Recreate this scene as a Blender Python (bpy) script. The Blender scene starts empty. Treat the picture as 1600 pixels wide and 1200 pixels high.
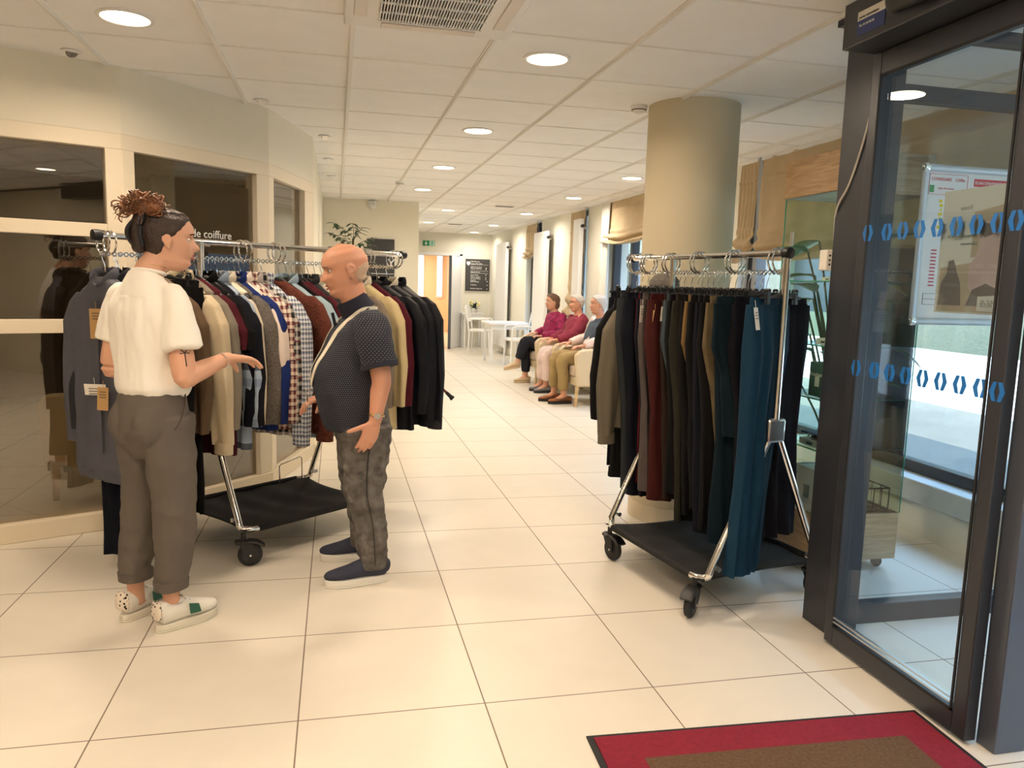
import bpy, bmesh, math, random
from mathutils import Vector, Matrix, noise
S = bpy.context.scene
C = S.collection
rnd = random.Random(7)
PI = math.pi
def V(*a): return Vector(a)
def lin(c): return c / 12.92 if c <= .04045 else ((c + .055) / 1.055) ** 2.4
def rgb(r, g, b): return (lin(r / 255), lin(g / 255), lin(b / 255), 1)

# ------------------------------------------------------------------ camera, world, sun, exposure
def set_camera():
    yaw, pitch, roll = .2274, .1295, .0294
    cy, sy, cp, sp = math.cos(yaw), math.sin(yaw), math.cos(pitch), math.sin(pitch)
    fwd = V(sy * cp, cy * cp, -sp); right = V(cy, -sy, 0); up = right.cross(fwd)
    r2 = math.cos(roll) * right + math.sin(roll) * up
    u2 = -math.sin(roll) * right + math.cos(roll) * up
    cam = bpy.data.cameras.new('camera'); o = bpy.data.objects.new('camera', cam); C.objects.link(o)
    m = Matrix.Identity(4)
    for i in range(3):
        m[i][0] = r2[i]; m[i][1] = u2[i]; m[i][2] = -fwd[i]
    m[0][3], m[1][3], m[2][3] = 0, 0, 1.3862
    o.matrix_world = m
    cam.sensor_width = 36; cam.lens = 1198.0 / 1600 * 36; cam.clip_start = .05; cam.clip_end = 300
    S.camera = o
set_camera()
S.view_settings.view_transform = 'Standard'; S.view_settings.look = 'None'
S.view_settings.gamma = 1; S.view_settings.exposure = -0.22; S.view_settings.use_curve_mapping = False
W = bpy.data.worlds.new('world'); S.world = W; W.use_nodes = True
bg = W.node_tree.nodes['Background']; bg.inputs[0].default_value = (.40, .63, 1, 1); bg.inputs[1].default_value = 12
sun = bpy.data.lights.new('sun', 'SUN'); sun.energy = 14; sun.angle = .01; sun.color = (1, .95, .86)
so = bpy.data.objects.new('sun', sun); C.objects.link(so)
so.rotation_euler = V(1.0, .35, -1.25).to_track_quat('-Z', 'Y').to_euler()
LAMP_W = 18.5; LAMP_C = (1.0, .79, .59)

# ------------------------------------------------------------------ materials
MATS = {}
def mat(name, col, rough=.6, metal=0, bump=0, bscale=60, var=0, vscale=6, spec=.5, sheen=0):
    if name in MATS: return MATS[name]
    m = bpy.data.materials.new(name); m.use_nodes = True; nt = m.node_tree; n = nt.nodes; l = nt.links
    b = n['Principled BSDF']; b.inputs['Base Color'].default_value = col; b.inputs['Roughness'].default_value = rough
    b.inputs['Metallic'].default_value = metal; b.inputs['Specular IOR Level'].default_value = spec
    if sheen: b.inputs['Sheen Weight'].default_value = sheen
    tc = n.new('ShaderNodeTexCoord')
    if var:
        t = n.new('ShaderNodeTexNoise'); t.inputs['Scale'].default_value = vscale; t.inputs['Detail'].default_value = 4
        l.new(tc.outputs['Object'], t.inputs['Vector'])
        r = n.new('ShaderNodeMapRange'); r.inputs[1].default_value = .3; r.inputs[2].default_value = .7
        r.inputs[3].default_value = 1 - var; r.inputs[4].default_value = 1 + var
        l.new(t.outputs['Fac'], r.inputs[0])
        x = n.new('ShaderNodeVectorMath'); x.operation = 'SCALE'; x.inputs[0].default_value = col[:3]
        l.new(r.outputs[0], x.inputs['Scale']); l.new(x.outputs[0], b.inputs['Base Color'])
    if bump:
        t = n.new('ShaderNodeTexNoise'); t.inputs['Scale'].default_value = bscale; t.inputs['Detail'].default_value = 3
        l.new(tc.outputs['Object'], t.inputs['Vector'])
        bp = n.new('ShaderNodeBump'); bp.inputs['Strength'].default_value = bump; bp.inputs['Distance'].default_value = .01
        l.new(t.outputs['Fac'], bp.inputs['Height']); l.new(bp.outputs[0], b.inputs['Normal'])
    MATS[name] = m; return m
def emit(name, col, s):
    if name in MATS: return MATS[name]
    m = bpy.data.materials.new(name); m.use_nodes = True; nt = m.node_tree; nt.nodes.clear()
    e = nt.nodes.new('ShaderNodeEmission'); e.inputs[0].default_value = col; e.inputs[1].default_value = s
    o = nt.nodes.new('ShaderNodeOutputMaterial'); nt.links.new(e.outputs[0], o.inputs[0]); MATS[name] = m; return m
def glass(name, tint, refl, haze=0.0):
    m = bpy.data.materials.new(name); m.use_nodes = True; nt = m.node_tree; n = nt.nodes; l = nt.links; n.clear()
    o = n.new('ShaderNodeOutputMaterial'); tr = n.new('ShaderNodeBsdfTransparent'); tr.inputs[0].default_value = tint
    g = n.new('ShaderNodeBsdfGlossy'); g.inputs['Roughness'].default_value = 0.0; g.inputs[0].default_value = (.95, .97, 1, 1)
    lw = n.new('ShaderNodeLayerWeight'); lw.inputs[0].default_value = .5
    pw = n.new('ShaderNodeMath'); pw.operation = 'POWER'; l.new(lw.outputs['Facing'], pw.inputs[0]); pw.inputs[1].default_value = 5
    ml = n.new('ShaderNodeMath'); ml.operation = 'MULTIPLY'; l.new(pw.outputs[0], ml.inputs[0]); ml.inputs[1].default_value = .8
    a = n.new('ShaderNodeMath'); a.operation = 'ADD'; a.use_clamp = True; a.inputs[1].default_value = refl * .5
    l.new(ml.outputs[0], a.inputs[0])
    mx = n.new('ShaderNodeMixShader'); l.new(a.outputs[0], mx.inputs[0]); l.new(tr.outputs[0], mx.inputs[1]); l.new(g.outputs[0], mx.inputs[2])
    l.new(mx.outputs[0], o.inputs[0]); MATS[name] = m; return m
def nm(n, op, *ins):
    x = n.nodes.new('ShaderNodeMath'); x.operation = op
    for i, v in enumerate(ins):
        if isinstance(v, (int, float)): x.inputs[i].default_value = v
        else: n.links.new(v, x.inputs[i])
    return x.outputs[0]
def tile_mat():
    m = bpy.data.materials.new('floor_tiles'); m.use_nodes = True; nt = m.node_tree; n = nt.nodes; l = nt.links
    b = n['Principled BSDF']; g = n.new('ShaderNodeNewGeometry'); s = n.new('ShaderNodeSeparateXYZ'); l.new(g.outputs['Position'], s.inputs[0])
    def line(ax, o):
        u = nm(nt, 'DIVIDE', nm(nt, 'SUBTRACT', ax, o), .6)
        f = nm(nt, 'FRACT', nm(nt, 'ADD', u, 100.5))
        return nm(nt, 'ABSOLUTE', nm(nt, 'SUBTRACT', f, .5)), nm(nt, 'FLOOR', nm(nt, 'ADD', u, 100))
    a, ia = line(s.outputs[0], -.1177); c, ic = line(s.outputs[1], 2.347)
    d = nm(nt, 'MINIMUM', a, c); mask = nm(nt, 'LESS_THAN', d, .0040)
    wn = n.new('ShaderNodeTexWhiteNoise'); cb = n.new('ShaderNodeCombineXYZ'); l.new(ia, cb.inputs[0]); l.new(ic, cb.inputs[1]); l.new(cb.outputs[0], wn.inputs['Vector'])
    t = n.new('ShaderNodeTexNoise'); t.inputs['Scale'].default_value = 3.5; t.inputs['Detail'].default_value = 6; t.inputs['Distortion'].default_value = .8
    l.new(g.outputs['Position'], t.inputs['Vector'])
    k = nm(nt, 'ADD', nm(nt, 'MULTIPLY', nm(nt, 'SUBTRACT', t.outputs['Fac'], .5), .14), nm(nt, 'ADD', nm(nt, 'MULTIPLY', wn.outputs['Value'], .05), .97))
    vm = n.new('ShaderNodeVectorMath'); vm.operation = 'SCALE'; vm.inputs[0].default_value = (.75, .695, .60); l.new(k, vm.inputs['Scale'])
    mx = n.new('ShaderNodeMix'); mx.data_type = 'RGBA'; l.new(mask, mx.inputs[0]); l.new(vm.outputs[0], mx.inputs[6]); mx.inputs[7].default_value = (.21, .165, .12, 1)
    l.new(mx.outputs[2], b.inputs['Base Color']); b.inputs['Roughness'].default_value = .33; b.inputs['Specular IOR Level'].default_value = .45
    l.new(nm(nt, 'ADD', .34, nm(nt, 'MULTIPLY', mask, .4)), b.inputs['Roughness'])
    return m
def plaid(name, base, c1, c2, sx=14, sz=14, w=.45, rough=.85):
    m = bpy.data.materials.new(name); m.use_nodes = True; nt = m.node_tree; n = nt.nodes; l = nt.links
    b = n['Principled BSDF']; b.inputs['Roughness'].default_value = rough
    tc = n.new('ShaderNodeTexCoord'); s = n.new('ShaderNodeSeparateXYZ'); l.new(tc.outputs['Object'], s.inputs[0])
    u = nm(nt, 'ADD', s.outputs[0], nm(nt, 'MULTIPLY', s.outputs[1], 1.3))
    fa = nm(nt, 'FRACT', nm(nt, 'ADD', nm(nt, 'MULTIPLY', u, sx), 50)); fb = nm(nt, 'FRACT', nm(nt, 'ADD', nm(nt, 'MULTIPLY', s.outputs[2], sz), 50))
    ma = nm(nt, 'MULTIPLY', nm(nt, 'LESS_THAN', fa, w), .5 if sx else 0); mb = nm(nt, 'MULTIPLY', nm(nt, 'LESS_THAN', fb, w), .5 if sz else 0)
    k = nm(nt, 'ADD', ma, mb)
    mx = n.new('ShaderNodeMix'); mx.data_type = 'RGBA'; l.new(k, mx.inputs[0]); mx.inputs[6].default_value = base; mx.inputs[7].default_value = c1
    f2 = nm(nt, 'FRACT', nm(nt, 'ADD', nm(nt, 'MULTIPLY', s.outputs[2], sz * .5 if sz else .01), 50.3)); k2 = nm(nt, 'MULTIPLY', nm(nt, 'LESS_THAN', f2, .08), .8)
    my = n.new('ShaderNodeMix'); my.data_type = 'RGBA'; l.new(k2, my.inputs[0]); l.new(mx.outputs[2], my.inputs[6]); my.inputs[7].default_value = c2
    l.new(my.outputs[2], b.inputs['Base Color']); MATS[name] = m; return m
def dots(name, base, c, sc=70):
    m = bpy.data.materials.new(name); m.use_nodes = True; nt = m.node_tree; n = nt.nodes; l = nt.links
    b = n['Principled BSDF']; b.inputs['Roughness'].default_value = .85
    tc = n.new('ShaderNodeTexCoord'); s = n.new('ShaderNodeSeparateXYZ'); l.new(tc.outputs['Object'], s.inputs[0])
    row = nm(nt, 'MULTIPLY', s.outputs[2], sc); ri = nm(nt, 'FLOOR', nm(nt, 'ADD', row, 100.))
    u = nm(nt, 'ADD', nm(nt, 'MULTIPLY', nm(nt, 'ARCTAN2', s.outputs[1], s.outputs[0]), sc * .17), nm(nt, 'MULTIPLY', nm(nt, 'MODULO', ri, 2), .5))
    fu = nm(nt, 'SUBTRACT', nm(nt, 'FRACT', nm(nt, 'ADD', u, 100)), .5); fv = nm(nt, 'SUBTRACT', nm(nt, 'FRACT', nm(nt, 'ADD', row, 100)), .5)
    d = nm(nt, 'ADD', nm(nt, 'MULTIPLY', fu, fu), nm(nt, 'MULTIPLY', fv, fv)); k = nm(nt, 'LESS_THAN', d, .022)
    mx = n.new('ShaderNodeMix'); mx.data_type = 'RGBA'; l.new(k, mx.inputs[0]); mx.inputs[6].default_value = base; mx.inputs[7].default_value = c
    l.new(mx.outputs[2], b.inputs['Base Color']); MATS[name] = m; return m
def wood(name, a, c, sc=3, rough=.45):
    m = bpy.data.materials.new(name); m.use_nodes = True; nt = m.node_tree; n = nt.nodes; l = nt.links
    b = n['Principled BSDF']; b.inputs['Roughness'].default_value = rough
    tc = n.new('ShaderNodeTexCoord'); mp = n.new('ShaderNodeMapping'); mp.inputs['Scale'].default_value = (sc, sc, sc * 9); l.new(tc.outputs['Object'], mp.inputs[0])
    t = n.new('ShaderNodeTexNoise'); t.inputs['Scale'].default_value = 2; t.inputs['Detail'].default_value = 8; t.inputs['Distortion'].default_value = 1; l.new(mp.outputs[0], t.inputs['Vector'])
    r = n.new('ShaderNodeValToRGB'); r.color_ramp.elements[0].color = a; r.color_ramp.elements[1].color = c; r.color_ramp.elements[0].position = .35; r.color_ramp.elements[1].position = .65
    l.new(t.outputs['Fac'], r.inputs[0]); l.new(r.outputs[0], b.inputs['Base Color']); MATS[name] = m; return m

FLOOR = tile_mat()
CEIL = mat('ceiling_tile', rgb(250, 249, 246), .9, bump=.15, bscale=400, var=.02)
BAR = mat('ceiling_bar', rgb(238, 235, 228), .6)
WALL = mat('wall_paint', rgb(232, 226, 206), .85, bump=.04, bscale=90)
WALLR = mat('wall_paint_pale', rgb(232, 228, 214), .85, bump=.04, bscale=90)
FRAME = mat('cream_frame', rgb(232, 220, 196), .45)
PLINTH = mat('cream_skirting', rgb(228, 214, 188), .45)
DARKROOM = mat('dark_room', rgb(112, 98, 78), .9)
SLATE = mat('slate_board', rgb(58, 56, 56), .6)
WHITE = mat('white_plastic', rgb(236, 234, 230), .45)
WPAINT = mat('white_paint', rgb(240, 240, 240), .45)
ANTH = mat('anthracite_aluminium', rgb(58, 60, 66), .35, metal=.25, bump=.02, bscale=500)
ANTHL = mat('anthracite_light', rgb(92, 98, 110), .3, metal=.4)
BLACK = mat('black_plastic', rgb(26, 26, 28), .45)
RUBBER = mat('black_rubber', rgb(30, 30, 32), .7)
CHROME = mat('chrome', (.82, .80, .77, 1), .12, metal=1)
BRUSH = mat('brushed_steel', (.62, .62, .62, 1), .28, metal=1)
MESHB = mat('black_tray_cloth', rgb(20, 20, 21), .85, bump=.3, bscale=300)
GL = glass('window_glass', (.96, .98, .98, 1), .05)
GLD = glass('door_glass', (.91, .95, .96, 1), .07)
GLS = glass('salon_glass', (.74, .70, .62, 1), .26)
GLC = glass('cabinet_glass', (.90, .97, .94, 1), .02)
GREEN_EDGE = mat('glass_edge_green', rgb(60, 160, 130), .2)
BLIND = mat('beige_blind_fabric', rgb(190, 168, 134), .9, bump=.5, bscale=14, var=.06)
LEAF = mat('leaf_green', rgb(70, 116, 52), .45, var=.35, vscale=8)
LEAFD = mat('leaf_dark_green', rgb(44, 70, 40), .45, var=.3, vscale=8)
STEM = mat('plant_stem', rgb(88, 84, 52), .7)
OAK = wood('light_oak', rgb(196, 164, 118), rgb(216, 188, 144))
WOODB = wood('cabinet_wood', rgb(168, 136, 98), rgb(196, 164, 124))
CARD = mat('cream_card', rgb(238, 232, 220), .7)
KRAFT = mat('kraft_card', rgb(186, 148, 96), .8)
INK = mat('black_ink', rgb(34, 34, 36), .6)
WINK = mat('white_lettering', rgb(244, 244, 240), .5)

# ------------------------------------------------------------------ mesh builder
def frame_of(t, side):
    t = t.normalized(); s = side - t * side.dot(t)
    if s.length < 1e-4: s = V(1, 0, 0) - t * t.x
    if s.length < 1e-4: s = V(0, 1, 0) - t * t.y
    s.normalize(); return s, t.cross(s)
def cr(p, k):
    out = []
    n = len(p)
    for i in range(n - 1):
        a = p[max(i - 1, 0)]; b = p[i]; c = p[i + 1]; d = p[min(i + 2, n - 1)]
        for j in range(k):
            t = j / k
            out.append(.5 * ((2 * b) + (c - a) * t + (2 * a - 5 * b + 4 * c - d) * t * t + (3 * b - a - 3 * c + d) * t ** 3))
    out.append(p[-1]); return out
class M:
    def __init__(s): s.v = []; s.f = []; s.m = []
    def add(s, vs, fs, m=0):
        k = len(s.v); s.v += [Vector(x) for x in vs]
        for f in fs: s.f.append([i + k for i in f]); s.m.append(m)
        return s
    def box(s, a, b, m=0):
        (x0, y0, z0), (x1, y1, z1) = a, b
        return s.add([(x0, y0, z0), (x1, y0, z0), (x1, y1, z0), (x0, y1, z0), (x0, y0, z1), (x1, y0, z1), (x1, y1, z1), (x0, y1, z1)],
                     [(0, 3, 2, 1), (4, 5, 6, 7), (0, 1, 5, 4), (1, 2, 6, 5), (2, 3, 7, 6), (3, 0, 4, 7)], m)
    def cbox(s, c, d, R=None, m=0):
        h = Vector(d) / 2; c = Vector(c); vs = []
        for z in (-1, 1):
            for x, y in ((-1, -1), (1, -1), (1, 1), (-1, 1)):
                p = V(x * h.x, y * h.y, z * h.z); vs.append(c + (R @ p if R else p))
        return s.add(vs, [(0, 3, 2, 1), (4, 5, 6, 7), (0, 1, 5, 4), (1, 2, 6, 5), (2, 3, 7, 6), (3, 0, 4, 7)], m)
    def wallseg(s, p, q, z0, z1, t, m=0, off=0):
        p = V(p[0], p[1], 0); q = V(q[0], q[1], 0); d = (q - p).normalized(); n = V(-d.y, d.x, 0)
        a = p + n * off; b = q + n * off; c = q + n * (off + t); e = p + n * (off + t)
        vs = [V(x.x, x.y, z0) for x in (a, b, c, e)] + [V(x.x, x.y, z1) for x in (a, b, c, e)]
        return s.add(vs, [(0, 3, 2, 1), (4, 5, 6, 7), (0, 1, 5, 4), (1, 2, 6, 5), (2, 3, 7, 6), (3, 0, 4, 7)], m)
    def sweep(s, pts, rads, side=V(0, 1, 0), n=20, sub=4, caps=True, m=0, rnd_end=0.0, e=2.0):
        pts = [Vector(p) for p in pts]; rads = [Vector((r, r)) if isinstance(r, (int, float)) else Vector(r) for r in rads]
        if sub > 1 and len(pts) > 1: pts = cr(pts, sub); rads = cr(rads, sub)
        if rnd_end:
            t0 = (pts[0] - pts[1]).normalized(); t1 = (pts[-1] - pts[-2]).normalized()
            r0, r1 = rads[0], rads[-1]; A, B, RA, RB = [], [], [], []
            for k in (3, 2, 1):
                a = k / 3.2 * PI / 2; A.append(pts[0] + t0 * min(r0) * math.sin(a) * rnd_end); RA.append(r0 * math.cos(a))
            for k in (1, 2, 3):
                a = k / 3.2 * PI / 2; B.append(pts[-1] + t1 * min(r1) * math.sin(a) * rnd_end); RB.append(r1 * math.cos(a))
            pts = A + pts + B; rads = RA + rads + RB
        vs = []; fs = []; N = len(pts)
        for i, p in enumerate(pts):
            t = pts[min(i + 1, N - 1)] - pts[max(i - 1, 0)]
            sd, up = frame_of(t, side)
            for j in range(n):
                a = 2 * PI * j / n; ca, sa = math.cos(a), math.sin(a)
                if e != 2.0:
                    ca = math.copysign(abs(ca) ** (2 / e), ca); sa = math.copysign(abs(sa) ** (2 / e), sa)
                vs.append(p + sd * ca * rads[i][0] + up * sa * rads[i][1])
        for i in range(N - 1):
            for j in range(n):
                k = (j + 1) % n; fs.append((i * n + j, i * n + k, (i + 1) * n + k, (i + 1) * n + j))
        if caps: fs.append(tuple(range(n))[::-1]); fs.append(tuple((N - 1) * n + j for j in range(n)))
        return s.add(vs, fs, m)
    def tube(s, pts, r, n=8, m=0, sub=1): return s.sweep(pts, [r] * len(pts), V(.13, .21, .97), n, sub, True, m)
    def cyl(s, a, b, r, n=20, m=0, r2=None):
        return s.sweep([a, b], [r, r2 if r2 is not None else r], V(.31, .95, .11), n, 1, True, m)
    def lathe(s, prof, n=24, o=(0, 0, 0), R=None, m=0):
        o = Vector(o); vs = []; fs = []
        for r, z in prof:
            for j in range(n):
                a = 2 * PI * j / n; p = V(r * math.cos(a), r * math.sin(a), z); vs.append(o + (R @ p if R else p))
        N = len(prof)
        for i in range(N - 1):
            for j in range(n):
                k = (j + 1) % n; fs.append((i * n + j, i * n + k, (i + 1) * n + k, (i + 1) * n + j))
        fs.append(tuple(range(n))[::-1]); fs.append(tuple((N - 1) * n + j for j in range(n)))
        return s.add(vs, fs, m)
    def torus(s, c, R, r, ax=V(0, 0, 1), n=24, k=8, m=0, a0=0, a1=2 * PI):
        c = Vector(c); u, w = frame_of(ax, V(.3, .2, 1) if abs(ax.normalized().z) < .9 else V(1, 0, 0))
        full = a1 - a0 > 6.2
        pts = [c + (u * math.cos(a0 + (a1 - a0) * i / n) + w * math.sin(a0 + (a1 - a0) * i / n)) * R for i in range(n + (0 if full else 1))]
        if not full: return s.sweep(pts, [r] * len(pts), ax, k, 1, True, m)
        vs = []; fs = []
        for i, p in enumerate(pts):
            d = (p - c).normalized()
            for j in range(k):
                a = 2 * PI * j / k; vs.append(p + d * r * math.cos(a) + ax.normalized() * r * math.sin(a))
        for i in range(n):
            for j in range(k):
                fs.append((i * k + j, ((i + 1) % n) * k + j, ((i + 1) % n) * k + (j + 1) % k, i * k + (j + 1) % k))
        return s.add(vs, fs, m)
    def ell(s, c, r, R=None, n=24, k=16, m=0):
        c = Vector(c); vs = []; fs = []
        for i in range(k + 1):
            ph = PI * (i + .02) / (k + .04) - PI / 2
            for j in range(n):
                a = 2 * PI * j / n; p = V(r[0] * math.cos(ph) * math.cos(a), r[1] * math.cos(ph) * math.sin(a), r[2] * math.sin(ph))
                vs.append(c + (R @ p if R else p))
        for i in range(k):
            for j in range(n):
                q = (j + 1) % n; fs.append((i * n + j, i * n + q, (i + 1) * n + q, (i + 1) * n + j))
        fs.append(tuple(range(n))[::-1]); fs.append(tuple(k * n + j for j in range(n)))
        return s.add(vs, fs, m)
    def prism(s, poly, h, T=None, m=0):
        n = len(poly); vs = [V(x, y, 0) for x, y in poly] + [V(x, y, h) for x, y in poly]
        if T: vs = [T @ v for v in vs]
        return s.add(vs, [tuple(range(n))[::-1], tuple(range(n, 2 * n))] + [(i, (i + 1) % n, n + (i + 1) % n, n + i) for i in range(n)], m)
    def xf(s, T): s.v = [T @ v for v in s.v]; return s
    def mesh(s, name, mats, ang=38):
        me = bpy.data.meshes.new(name); me.from_pydata([tuple(v) for v in s.v], [], s.f)
        if not isinstance(mats, (list, tuple)): mats = [mats]
        for m in mats: me.materials.append(m)
        me.polygons.foreach_set('material_index', s.m)
        me.update(); bm = bmesh.new(); bm.from_mesh(me); bmesh.ops.recalc_face_normals(bm, faces=bm.faces); bm.to_mesh(me); bm.free()
        me.shade_smooth(); me.set_sharp_from_angle(angle=math.radians(ang)); return me
def tag(o, label=None, cat=None, group=None, kind=None):
    if label: o['label'] = label
    if cat: o['category'] = cat
    if group: o['group'] = group
    if kind: o['kind'] = kind
    return o
def obj(name, mb, mats, parent=None, bevel=0, ang=38, loc=None):
    me = mb.mesh(name, mats, ang) if isinstance(mb, M) else mb
    o = bpy.data.objects.new(name, me); C.objects.link(o)
    if parent: o.parent = parent
    if loc: o.location = loc
    if bevel:
        b = o.modifiers.new('bevel', 'BEVEL'); b.width = bevel; b.segments = 2; b.limit_method = 'ANGLE'
    return o
def struct(name, mb, mats, **k): o = obj(name, mb, mats, **k); o['kind'] = 'structure'; return o
def thing(name, label, cat, loc=(0, 0, 0), rz=0, group=None):
    o = bpy.data.objects.new(name, None); C.objects.link(o); o.location = loc; o.rotation_euler = (0, 0, rz); o.empty_display_size = .1
    return tag(o, label, cat, group)
def solo(name, mb, mats, label, cat, group=None, **k): return tag(obj(name, mb, mats, **k), label, cat, group)
def copy_tree(o, parent=None):
    c = o.copy(); C.objects.link(c)
    if parent: c.parent = parent
    for ch in list(o.children): copy_tree(ch, c)
    return c
def fuse(mb, voxel, smooth=3, it=.6):
    me = mb.mesh('tmp', [WHITE]); o = bpy.data.objects.new('tmp', me); C.objects.link(o)
    r = o.modifiers.new('r', 'REMESH'); r.mode = 'VOXEL'; r.voxel_size = voxel
    if smooth:
        q = o.modifiers.new('s', 'SMOOTH'); q.iterations = smooth; q.factor = it
    dg = bpy.context.evaluated_depsgraph_get(); out = bpy.data.meshes.new_from_object(o.evaluated_get(dg))
    bpy.data.objects.remove(o); bpy.data.meshes.remove(me); return out
def folds(me, amp, sx, sz, seed=0, mask=None):
    me.update(); n = [v.normal.copy() for v in me.vertices]
    for i, v in enumerate(me.vertices):
        p = v.co; k = 1 if mask is None else mask(p)
        if k == 0: continue
        d = noise.noise(V(p.x * sx + seed, p.y * sx, p.z * sz)) + .5 * noise.noise(V(p.x * sx * 2.1, p.y * sx * 2.1 + seed, p.z * sz * 2.1))
        v.co = p + n[i] * (amp * d * k)
    me.update()
def setm(me, mats):
    me.materials.clear()
    for m in (mats if isinstance(mats, (list, tuple)) else [mats]): me.materials.append(m)
    me.shade_smooth(); return me
def text_mesh(txt, size, align='LEFT', ext=.0006):
    cu = bpy.data.curves.new('t', 'FONT'); cu.body = txt; cu.size = size; cu.align_x = align; cu.extrude = ext; cu.resolution_u = 3
    o = bpy.data.objects.new('t', cu); C.objects.link(o); dg = bpy.context.evaluated_depsgraph_get()
    me = bpy.data.meshes.new_from_object(o.evaluated_get(dg)); bpy.data.objects.remove(o); return me
def text(name, txt, size, loc, R, m, parent=None, align='LEFT'):
    me = text_mesh(txt, size, align); me.transform(Matrix.Translation(Vector(loc)) @ R.to_4x4()); setm(me, m)
    me.name = name; return obj(name, me, m, parent)
def basis(x, y):
    x = Vector(x).normalized(); y = Vector(y).normalized(); z = x.cross(y)
    return Matrix((x, y, z)).transposed()
# ------------------------------------------------------------------ the setting
H = 2.435
A0, A, B, Cc, D = (-6.2, 2.26), (-1.085, 4.46), (-.415, 5.212), (-.169, 6.15), (-.169, 10.5)
RX = 3.3; FY = 16.6
struct('floor', M().box((-9, -4, -.1), (RX, 26, 0)), FLOOR)
struct('ceiling', M().box((-9, -4, H), (RX + .3, 26, H + .15)), CEIL)
b = M()
for i in range(-12, 6):
    x = .0662 + .6 * i; b.box((x - .013, -4, H - .006), (x + .013, 26, H + .002))
    b.box((x - .006, -4, H - .014), (x + .006, 26, H - .006))
struct('trim_1', b, BAR)
b = M()
for j in range(-12, 38):
    y = 3.304 + .6 * j; b.box((-9, y - .007, H - .003), (RX, y + .007, H + .002))
struct('trim_2', b, BAR)
# left glazed salon front
def glazed(idx, p, q, w0, w1, rails=(), top=2.02, glassm=GLS, post=.065):
    """frame posts at both ends, head, sill and glass between two ground points"""
    P, Q = V(*p, 0), V(*q, 0); d = (Q - P).normalized(); L = (Q - P).length
    w = M(); w.wallseg(p, q, 2.10, H, .12, 0); struct('wall_salon_%s' % idx, w, WALL)
    pl = M(); pl.wallseg(p, q, 0, .1, .12, 0, -.004); struct('baseboard_salon_%s' % idx, pl, PLINTH, bevel=.004)
    f = M(); f.wallseg(p, q, top, 2.10, .1)
    pt = lambda t: ((P + d * t).x, (P + d * t).y)
    f.wallseg(p, pt(w0), .1, top, .1, 0, .0); f.wallseg(pt(w1), q, .1, top, .1, 0, .0)
    for a, c in rails: f.wallseg(pt(w0), pt(w1), a, c, .06, 0, .002)
    fo = struct('window_%s' % idx, f, FRAME, bevel=.003)
    g = M(); g.wallseg(pt(w0), pt(w1), .1, top, .008, 0, .04); obj('pane', g, glassm, fo)
    return pt, fo
L1 = math.hypot(A[0] - A0[0], A[1] - A0[1])
# wall one is two bays: a near bay with the post at its right, and one outside the frame
P1 = (A[0] - 1.75 * .9187, A[1] - 1.75 * .395)
def onl(t): return (A[0] - t * .9187, A[1] - t * .395)
glazed('1', onl(1.75), A, .07, 1.67, ((1.07, 1.14), (1.565, 1.635)))
glazed('2', onl(3.5), onl(1.75), .07, 1.68, ((1.07, 1.14), (1.565, 1.635)))
L2 = math.hypot(B[0] - A[0], B[1] - A[1]); L3 = math.hypot(Cc[0] - B[0], Cc[1] - B[1])
pt2, win2 = glazed('3', A, B, .07, L2 - .1)
pt3, win3 = glazed('4', B, Cc, .09, .76)
struct('wall_left', M().wallseg(onl(3.5), onl(6.5), 0, H, .12, 0, -.12), WALL)
struct('wall_left_passage', M().wallseg(Cc, D, 0, H, .12), WALL)
struct('baseboard_passage', M().wallseg(Cc, D, 0, .08, .02, 0, -.01), PLINTH)
struct('wall_end_passage', M().box((-.3, 10.5, 0), (1.08, 10.62, H)), WALL)
struct('wall_far_passage', M().box((.96, 10.62, 0), (1.08, FY, H)), WALLR)
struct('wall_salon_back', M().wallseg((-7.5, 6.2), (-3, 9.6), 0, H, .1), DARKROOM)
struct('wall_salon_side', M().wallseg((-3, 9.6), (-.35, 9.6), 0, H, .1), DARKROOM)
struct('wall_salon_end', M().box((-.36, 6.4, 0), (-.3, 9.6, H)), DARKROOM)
struct('wall_rear', M().box((-9, -4, 0), (RX, -3.9, H)), WALL)
struct('wall_rear_left', M().box((-9, -4, 0), (-8.9, 9, H)), WALL)
# salon sign board behind the glass of the third bay, lettering on the glass
g = M(); g.wallseg(pt2(.23), pt2(L2 - .105), .75, 1.93, .02, 0, .07)
solo('salon_board', g, SLATE, 'dark grey board behind the salon window glass under white hairdresser lettering', 'board')
dd = V(B[0] - A[0], B[1] - A[1], 0).normalized()
p = pt2(.25); R = basis(dd, V(0, 0, 1))
lt = thing('salon_lettering', 'white salon de coiffure lettering on the glass beside the woman face', 'lettering', (0, 0, 0))
p = pt2(.735); text('lettering', 'Salon de coiffure', .067, V(p[0], p[1], 1.605) + V(dd.y, -dd.x, 0) * -.036, R, WINK, lt, 'RIGHT')
text('small_lettering', 'le 1er', .034, V(pt2(.50)[0], pt2(.50)[1], 1.555) + V(dd.y, -dd.x, 0) * -.036, R, WINK, lt)
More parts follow.
